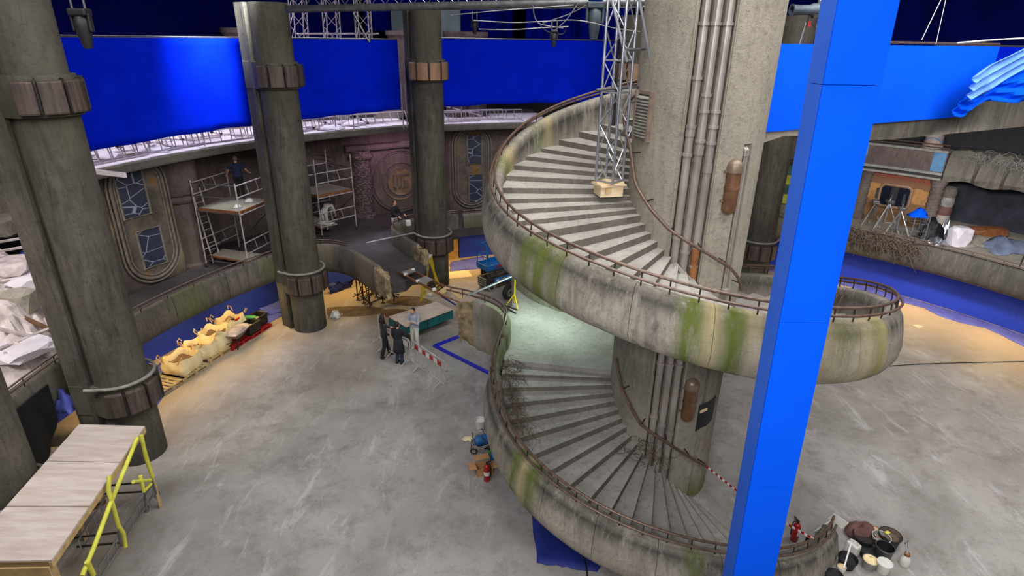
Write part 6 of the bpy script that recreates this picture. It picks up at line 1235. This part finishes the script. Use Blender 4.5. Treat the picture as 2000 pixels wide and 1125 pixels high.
rock('plaster_boulder', gp(1868, 478, GZ)+Vector((0, 0, .35)), (.55, .5, .75), 'white_board', 'pale rounded plaster block near the right gallery rail', 50, 'block'); rock('rusty_boat', gp(1925, 462, GZ)+Vector((0, 0, .2)), (1.2, .5, .4), 'rust_metal', 'rusty brown scoop shaped wreck on the right gallery floor', 51, 'wreck')
crumple('dust_sheet', gp(1905, 468, GZ), (3.2, 2.2, .2), 'canopy_concrete', 'grey dust sheet spread on the right gallery floor', 'sheet', 52, 12); crumple('plastic_sheet', gp(1965, 485, GZ), (2.2, 1.8, .6), 'blue_machine_grey', 'translucent blue grey plastic sheet near the wire rail at right', 'sheeting', 53, 9)
wf = thing('wire_fence', 'dark wire rail panel on the right gallery parapet', 'rail', pol(17.35, 24, 3.1))
for a in (27.5, 24.6, 21.7, 19): tube1('fence_post', pol(17.45, a, 3.0), pol(17.6, a, 4.15), .025, 'black', wf)
for z in (3.3, 3.5, 3.75, 4.1): MB().tube([pol(17.48+.1*(z-3), a, z) for a in np.linspace(27.5, 17, 8)], .012, 5).build('fence_wire', 'black', wf)
# pale cloth slung from the bridge end to the right
rows = []; p0 = [gy(1893, 200, 17), gy(1905, 175, 17), gy(1920, 140, 17), gy(1960, 112, 17)]
E0, E1 = [gy(1890, 198, 17), gy(1925, 178, 17.2), gy(1965, 150, 17.4), gy(2040, 110, 17.6)], [gy(1905, 150, 17), gy(1935, 125, 17.2), gy(1970, 108, 17.4), gy(2040, 72, 17.6)]
E0, E1 = smooth_path(E0, 8), smooth_path(E1, 8)
for k in range(13): rows.append([a.lerp(b, k/12)+Vector((0, -.12*math.sin(k*1.6+i*.1), 0)) for i, (a, b) in enumerate(zip(E0, E1))])
plain('pale_blue_cloth', (110, 160, 226), (84, 132, 206), 2, .8); o = MB().grid(rows).build('slung_cloth', 'pale_blue_cloth', smooth=True, tag=('pale blue cloth in long folds slung from the bridge end at upper right', 'cloth')); o.modifiers.new('s', 'SOLIDIFY').thickness = .02
E0, E1 = smooth_path([gy(1855, 225, 17.3), gy(1885, 226, 17.4), gy(1925, 198, 17.5), gy(1990, 200, 17.6), gy(2030, 190, 17.7)], 8), smooth_path([gy(1885, 190, 17.3), gy(1905, 185, 17.4), gy(1945, 160, 17.5), gy(1990, 140, 17.6), gy(2030, 120, 17.7)], 8); rows = []
for k in range(9): rows.append([a.lerp(b, k/8)+Vector((0, -.08*math.sin(k*2+i*.4), 0)) for i, (a, b) in enumerate(zip(E0, E1))])
o = MB().grid(rows).build('slung_cloth', 'blue_paint', smooth=True, tag=('bright blue cloth gathered below the pale folds at upper right', 'cloth')); o.modifiers.new('s', 'SOLIDIFY').thickness = .02
drape(44, 28, 17.6, 10.95, 9.6, 9.8, 'short deep blue drape behind the pale slung cloth at upper right', 9, 'blue_cloth', .05)
# ------------------------------------------------------------ people
def ell(mb, c, r, n=10, m_=7):
    c = Vector(c); rows = []
    for i in range(m_+1):
        a = -math.pi/2+math.pi*i/m_; rows.append([c+Vector((r[0]*math.cos(a)*math.cos(2*math.pi*k/n), r[1]*math.cos(a)*math.sin(2*math.pi*k/n), r[2]*math.sin(a))) for k in range(n)])
    mb.grid(rows, True); return mb
def torso(mb, secs, n=16):
    S = [[Vector((cx+rx*math.cos(2*math.pi*k/n), cy+ry*math.sin(2*math.pi*k/n), z)) for k in range(n)] for z, cx, cy, rx, ry in secs]; mb.sweep(S); return mb
def remesh(o, vox):
    r_ = o.modifiers.new('remesh', 'REMESH'); r_.mode = 'VOXEL'; r_.voxel_size = vox; r_.use_smooth_shade = True; s_ = o.modifiers.new('smooth', 'SMOOTH'); s_.factor = .5; s_.iterations = 3
def hand(mb, wrist, d, side):
    """palm, four fingers, thumb along d"""
    w_ = Vector(wrist); d = Vector(d).normalized(); x = d.cross(Vector((0, 0, 1))); x = x.normalized() if x.length > .1 else Vector((1, 0, 0)); y = x.cross(d)
    mb.tube([w_-d*.02, w_+d*.04, w_+d*.09], [.026, .04, .036], 8)
    for k, L_ in enumerate((.065, .075, .07, .055)):
        p = w_+d*.085+x*(-.027+.018*k); mb.tube([p, p+d*L_*.55-y*.006, p+d*L_-y*.025], [.0105, .0095, .008], 6)
    p = w_+d*.03-x*.03*side; mb.tube([p, p+d*.03-x*.02*side-y*.01, p+d*.06-x*.02*side-y*.02], [.013, .011, .009], 6)
def person(loc, rz, label, J, top, bottom, shoe, hair='hair_dark', coat=None, hairlong=False, s_=1.0, hood=False):
    """J: joints in the person's own space, facing -Y"""
    t = thing('person', label, 'person', loc, rz, world=False); t.scale = (s_, s_, s_)
    D = dict(pel=(0, 0, .95), chest=(0, .0, 1.25), neck=(0, .0, 1.47), head=(0, -.02, 1.63), lsh=(.19, 0, 1.41), rsh=(-.19, 0, 1.41), lel=(.26, .03, 1.13), rel=(-.26, .03, 1.13), lwr=(.25, -.08, .9), rwr=(-.25, -.08, .9), lhip=(.09, 0, .92), rhip=(-.09, 0, .92), lkn=(.1, -.03, .5), rkn=(-.1, -.03, .5), lan=(.1, .02, .08), ran=(-.1, .02, .08)); D.update(J); D = {k: Vector(v) for k, v in D.items()}
    px, py = D['pel'].x, D['pel'].y; cx, cy = D['chest'].x, D['chest'].y; nx, ny = D['neck'].x, D['neck'].y; zp_ = D['pel'].z
    def trunk(k): return [(zp_-.08, px, py, .15*k, .1*k), (zp_+.02, px, py, .165*k, .115*k), (zp_+.15, (px+cx)/2, (py+cy)/2, .14*k, .1*k), (D['chest'].z, cx, cy, .165*k, .115*k), (D['chest'].z+.12, cx*.7+nx*.3, cy*.7+ny*.3, .18*k, .11*k), (D['neck'].z-.03, nx, ny, .1*k, .075*k)]
    b = MB(); torso(b, trunk(.93)); h = D['head']
    b.tube([D['neck']-Vector((0, 0, .06)), D['neck']+Vector((0, 0, .02)), h-Vector((0, 0, .05))], [.06, .052, .055], 10); ell(b, h+Vector((0, .012, .02)), (.075, .092, .105)); ell(b, h+Vector((0, -.025, -.045)), (.056, .06, .065)); ell(b, h+Vector((0, -.092, -.012)), (.013, .018, .022), 6, 5)
    for sx in (-1, 1): ell(b, h+Vector((sx*.077, .012, -.005)), (.012, .024, .034), 6, 5)
    for S in 'lr':
        b.tube([D[S+'sh'], D[S+'el'], D[S+'wr']], [.052, .042, .029], 9); ell(b, D[S+'sh'], (.06, .06, .06), 8, 6); hand(b, D[S+'wr'], D[S+'wr']-D[S+'el'], 1 if S == 'l' else -1)
        b.tube([D[S+'hip'], D[S+'kn'], D[S+'an']], [.085, .056, .042], 10); f_ = D[S+'an']; b.tube([f_+Vector((0, .04, -.04)), f_+Vector((0, -.06, -.045)), f_+Vector((0, -.16, -.055))], [.035, .04, .025], 8)
    body = b.build('body', 'skin', t); remesh(body, .011)
    g = MB(); torso(g, trunk(1.1)); g.tube([D['neck']-Vector((0, 0, .06)), D['neck']+Vector((0, 0, .01))], [.085, .072], 10)
    for S in 'lr':
        w_ = D[S+'el'].lerp(D[S+'wr'], .98 if not (top.endswith('_tee')) else -.15); g.tube([D[S+'sh'], D[S+'el'], w_] if not top.endswith('_tee') else [D[S+'sh'], D[S+'sh'].lerp(D[S+'el'], .75)], [.075, .062, .046] if not top.endswith('_tee') else [.078, .07], 10); ell(g, D[S+'sh'], (.078, .075, .07), 8, 6)
    gt = g.build('coat' if coat else 'top', top, t); remesh(gt, .012)
    if hood: hm_ = MB(); ell(hm_, D['neck']+Vector((0, .07, -.0)), (.1, .07, .07)); hm_.build('hood', top, t, smooth=True)
    if coat:
        rows = [[Vector((px+rx*math.cos(a), py+ry*math.sin(a), z)) for a in np.linspace(-1.45, 4.6, 26)] for z, rx, ry in ((zp_+.12, .165, .125), (zp_, .19, .145), (.7, .21, .17), (coat, .235, .19))]; o = MB().grid(rows).build('coat_skirt', top, t, smooth=True); o.modifiers.new('s', 'SOLIDIFY').thickness = .012
    tr_ = MB(); torso(tr_, [(zp_-.1, px, py, .14, .11), (zp_, px, py, .172, .125), (zp_+.09, px, py, .158, .115)])
    for S in 'lr': tr_.tube([D[S+'hip'], D[S+'kn'], D[S+'an']+Vector((0, 0, .0))], [.1, .075, .066], 10)
    remesh(tr_.build('trousers', bottom, t), .013)
    for S in 'lr':
        f_ = D[S+'an']; m2 = MB(); m2.tube([f_+Vector((0, .055, -.035)), f_+Vector((0, .0, -.03)), f_+Vector((0, -.1, -.045)), f_+Vector((0, -.18, -.055))], [.042, .05, .046, .026], 10); m2.build('shoe', shoe, t, smooth=True)
    hh = MB(); ell(hh, h+Vector((0, .03, .05)), (.084, .09, .088), 12, 8)
    if hairlong: hh.tube([h+Vector((0, .03, .08)), h+Vector((0, .06, -.05)), h+Vector((0, .07, -.17)), h+Vector((0, .06, -.24))], [.07, .1, .105, .06], 12); [hh.tube([h+Vector((sx*.06, 0, .05)), h+Vector((sx*.09, .0, -.06)), h+Vector((sx*.1, -.02, -.18))], [.04, .045, .02], 8) for sx in (-1, 1)]
    else: ell(hh, h+Vector((0, .055, -.0)), (.078, .06, .075), 10, 7)
    ho = hh.build('hair', hair, t); remesh(ho, .014)
    return t
plain('leather_black', (44, 42, 44), (28, 27, 29), 6, .4); plain('cloth_black', (28, 28, 32), (18, 18, 21), 5, .9); plain('coat_navy', (30, 32, 44), (20, 22, 32), 5, .9); plain('denim', (44, 58, 86), (32, 42, 66), 8, .85); plain('hoodie_grey', (170, 176, 188), (142, 148, 162), 5, .9); plain('trouser_cream', (214, 212, 204), (186, 184, 176), 4, .9); plain('shoe_black', (30, 30, 32), (20, 20, 22), 5, .6); plain('navy_tee', (40, 50, 84), (30, 38, 66), 4, .9)
def face(a, b): d_ = Vector(b)-Vector(a); return math.atan2(d_.y, d_.x)+math.pi/2
pa, pb, pc = gp(753, 697), gp(781, 710), gp(812, 681)
person(pa, face(pa, pc)-.1, 'person with long dark hair in a black leather jacket, left of the three', dict(lel=(.24, -.12, 1.14), lwr=(.12, -.3, 1.12), rel=(-.27, .02, 1.14), rwr=(-.2, -.14, .97), lkn=(.1, -.12, .5), lan=(.1, -.2, .08), ran=(-.12, .16, .08), rkn=(-.11, .04, .5)), 'leather_black', 'cloth_black', 'shoe_black', hairlong=True)
person(pb, face(pb, pc), 'person in a long navy coat with one hand held out, back to camera', dict(lel=(.25, -.05, 1.13), lwr=(.22, -.15, .92), rel=(-.27, -.1, 1.16), rwr=(-.25, -.36, 1.1), lkn=(.09, -.05, .5)), 'coat_navy', 'denim', 'shoe_black', coat=.52, s_=.97)
person(pc, face(pc, (pa+pb)/2)+.25, 'person in grey hoodie and cream trousers with arms crossed beside the stage', dict(lel=(.24, -.1, 1.15), lwr=(-.08, -.2, 1.2), rel=(-.24, -.1, 1.15), rwr=(.08, -.22, 1.24), head=(0, -.06, 1.61), lkn=(.1, -.04, .5)), 'hoodie_grey', 'trouser_cream', 'white_plastic', hood=True)
TD_ = TA+TC-TB; pd = gp(472, 388, GZ+dz1); 
person(pd, face(pd, pd+Vector((-.35, 1, 0))), 'grey haired man in navy t-shirt on the tall scaffold deck, back to camera', dict(lel=(.33, -.08, 1.18), lwr=(.42, -.22, 1.0), rel=(-.33, -.06, 1.18), rwr=(-.42, -.2, 1.02)), 'navy_tee', 'cloth_black', 'shoe_black', 'hair_grey')
pe = gp(770, 424, 3.25); pe = Vector((pe.x, pe.y, GZ)); person(pe, face(pe, pe+Vector((1, -.45, 0))), 'person in black sweater and pale trousers leaning at the curled bridge parapet', dict(lel=(.24, -.16, 1.16), lwr=(.22, -.4, 1.05), rel=(-.24, -.16, 1.16), rwr=(-.22, -.4, 1.05), head=(0, -.07, 1.61), chest=(0, -.04, 1.25), neck=(0, -.04, 1.46)), 'cloth_black', 'trouser_cream', 'shoe_black')
o = mbox('paper_cup', pe+Vector((.72, -.42, .78)), (.22, .2, .26), 'white_plastic', None, .4, .04); o.name = 'white_pot'; settag(o, 'white pot on the curled bridge parapet beside the black sweater', 'pot')
pf = UB.lerp(UD, .45)+Vector((-.1, .1, .0)); person(pf, face(pf, pf+Vector((.3, 1, 0))), 'person in white trousers bending under the deck of the right scaffold tower', dict(chest=(0, -.3, 1.12), neck=(0, -.46, 1.2), head=(0, -.6, 1.2), lsh=(.19, -.42, 1.15), rsh=(-.19, -.42, 1.15), lel=(.24, -.5, .9), rel=(-.24, -.5, .9), lwr=(.2, -.6, .7), rwr=(-.2, -.6, .7)), 'trouser_cream', 'trouser_cream', 'shoe_black')
# ------------------------------------------------------------ repeats carry a common group
GROUPS = {'column': 'columns round the edge of the set', 'gallery_parapet': 'gallery parapets', 'blue_screen_wall': 'blue screen walls', 'blue_drape': 'hanging drapes', 'pallet': 'pallets along the left screen', 'bulk_bag': 'bulk bags on pallets', 'crate': 'black crates on the red pallet', 'crowd_barrier': 'crowd barriers', 'lattice_beam': 'lattice beams on the canopy', 'loose_scaffold_tube': 'loose tubes on the canopy', 'upright_tube': 'upright tubes on the canopy', 'bucket': 'buckets and tubs on the floor', 'rubble_rock': 'rocks in the far left rubble', 'rubble_plank': 'planks in the far left rubble', 'tripod': 'tripods on the right gallery', 'fire_extinguisher': 'fire extinguishers', 'hanging_truss': 'upright trusses behind the drape', 'rigging_cable': 'rigging cables', 'moving_light': 'hanging stage lights', 'scaffold_tower': 'scaffold towers on the gallery', 'rear_pillar': 'pillars behind the canopy', 'storage_crate': 'storage behind the canopy', 'plastic_sheet': 'plastic sheeting', 'person': 'people on the set', 'canopy': 'canopy slabs', 'sand_heap': 'soil patches', 'dry_vine': 'dry vines', 'ground_cloth': 'ground cloths'}
for o in list(COL.objects):
    if o.parent is None and o.get('label'):
        b_ = o.name.split('.')[0]
        if b_ in GROUPS and not o.get('group'): o['group'] = GROUPS[b_]
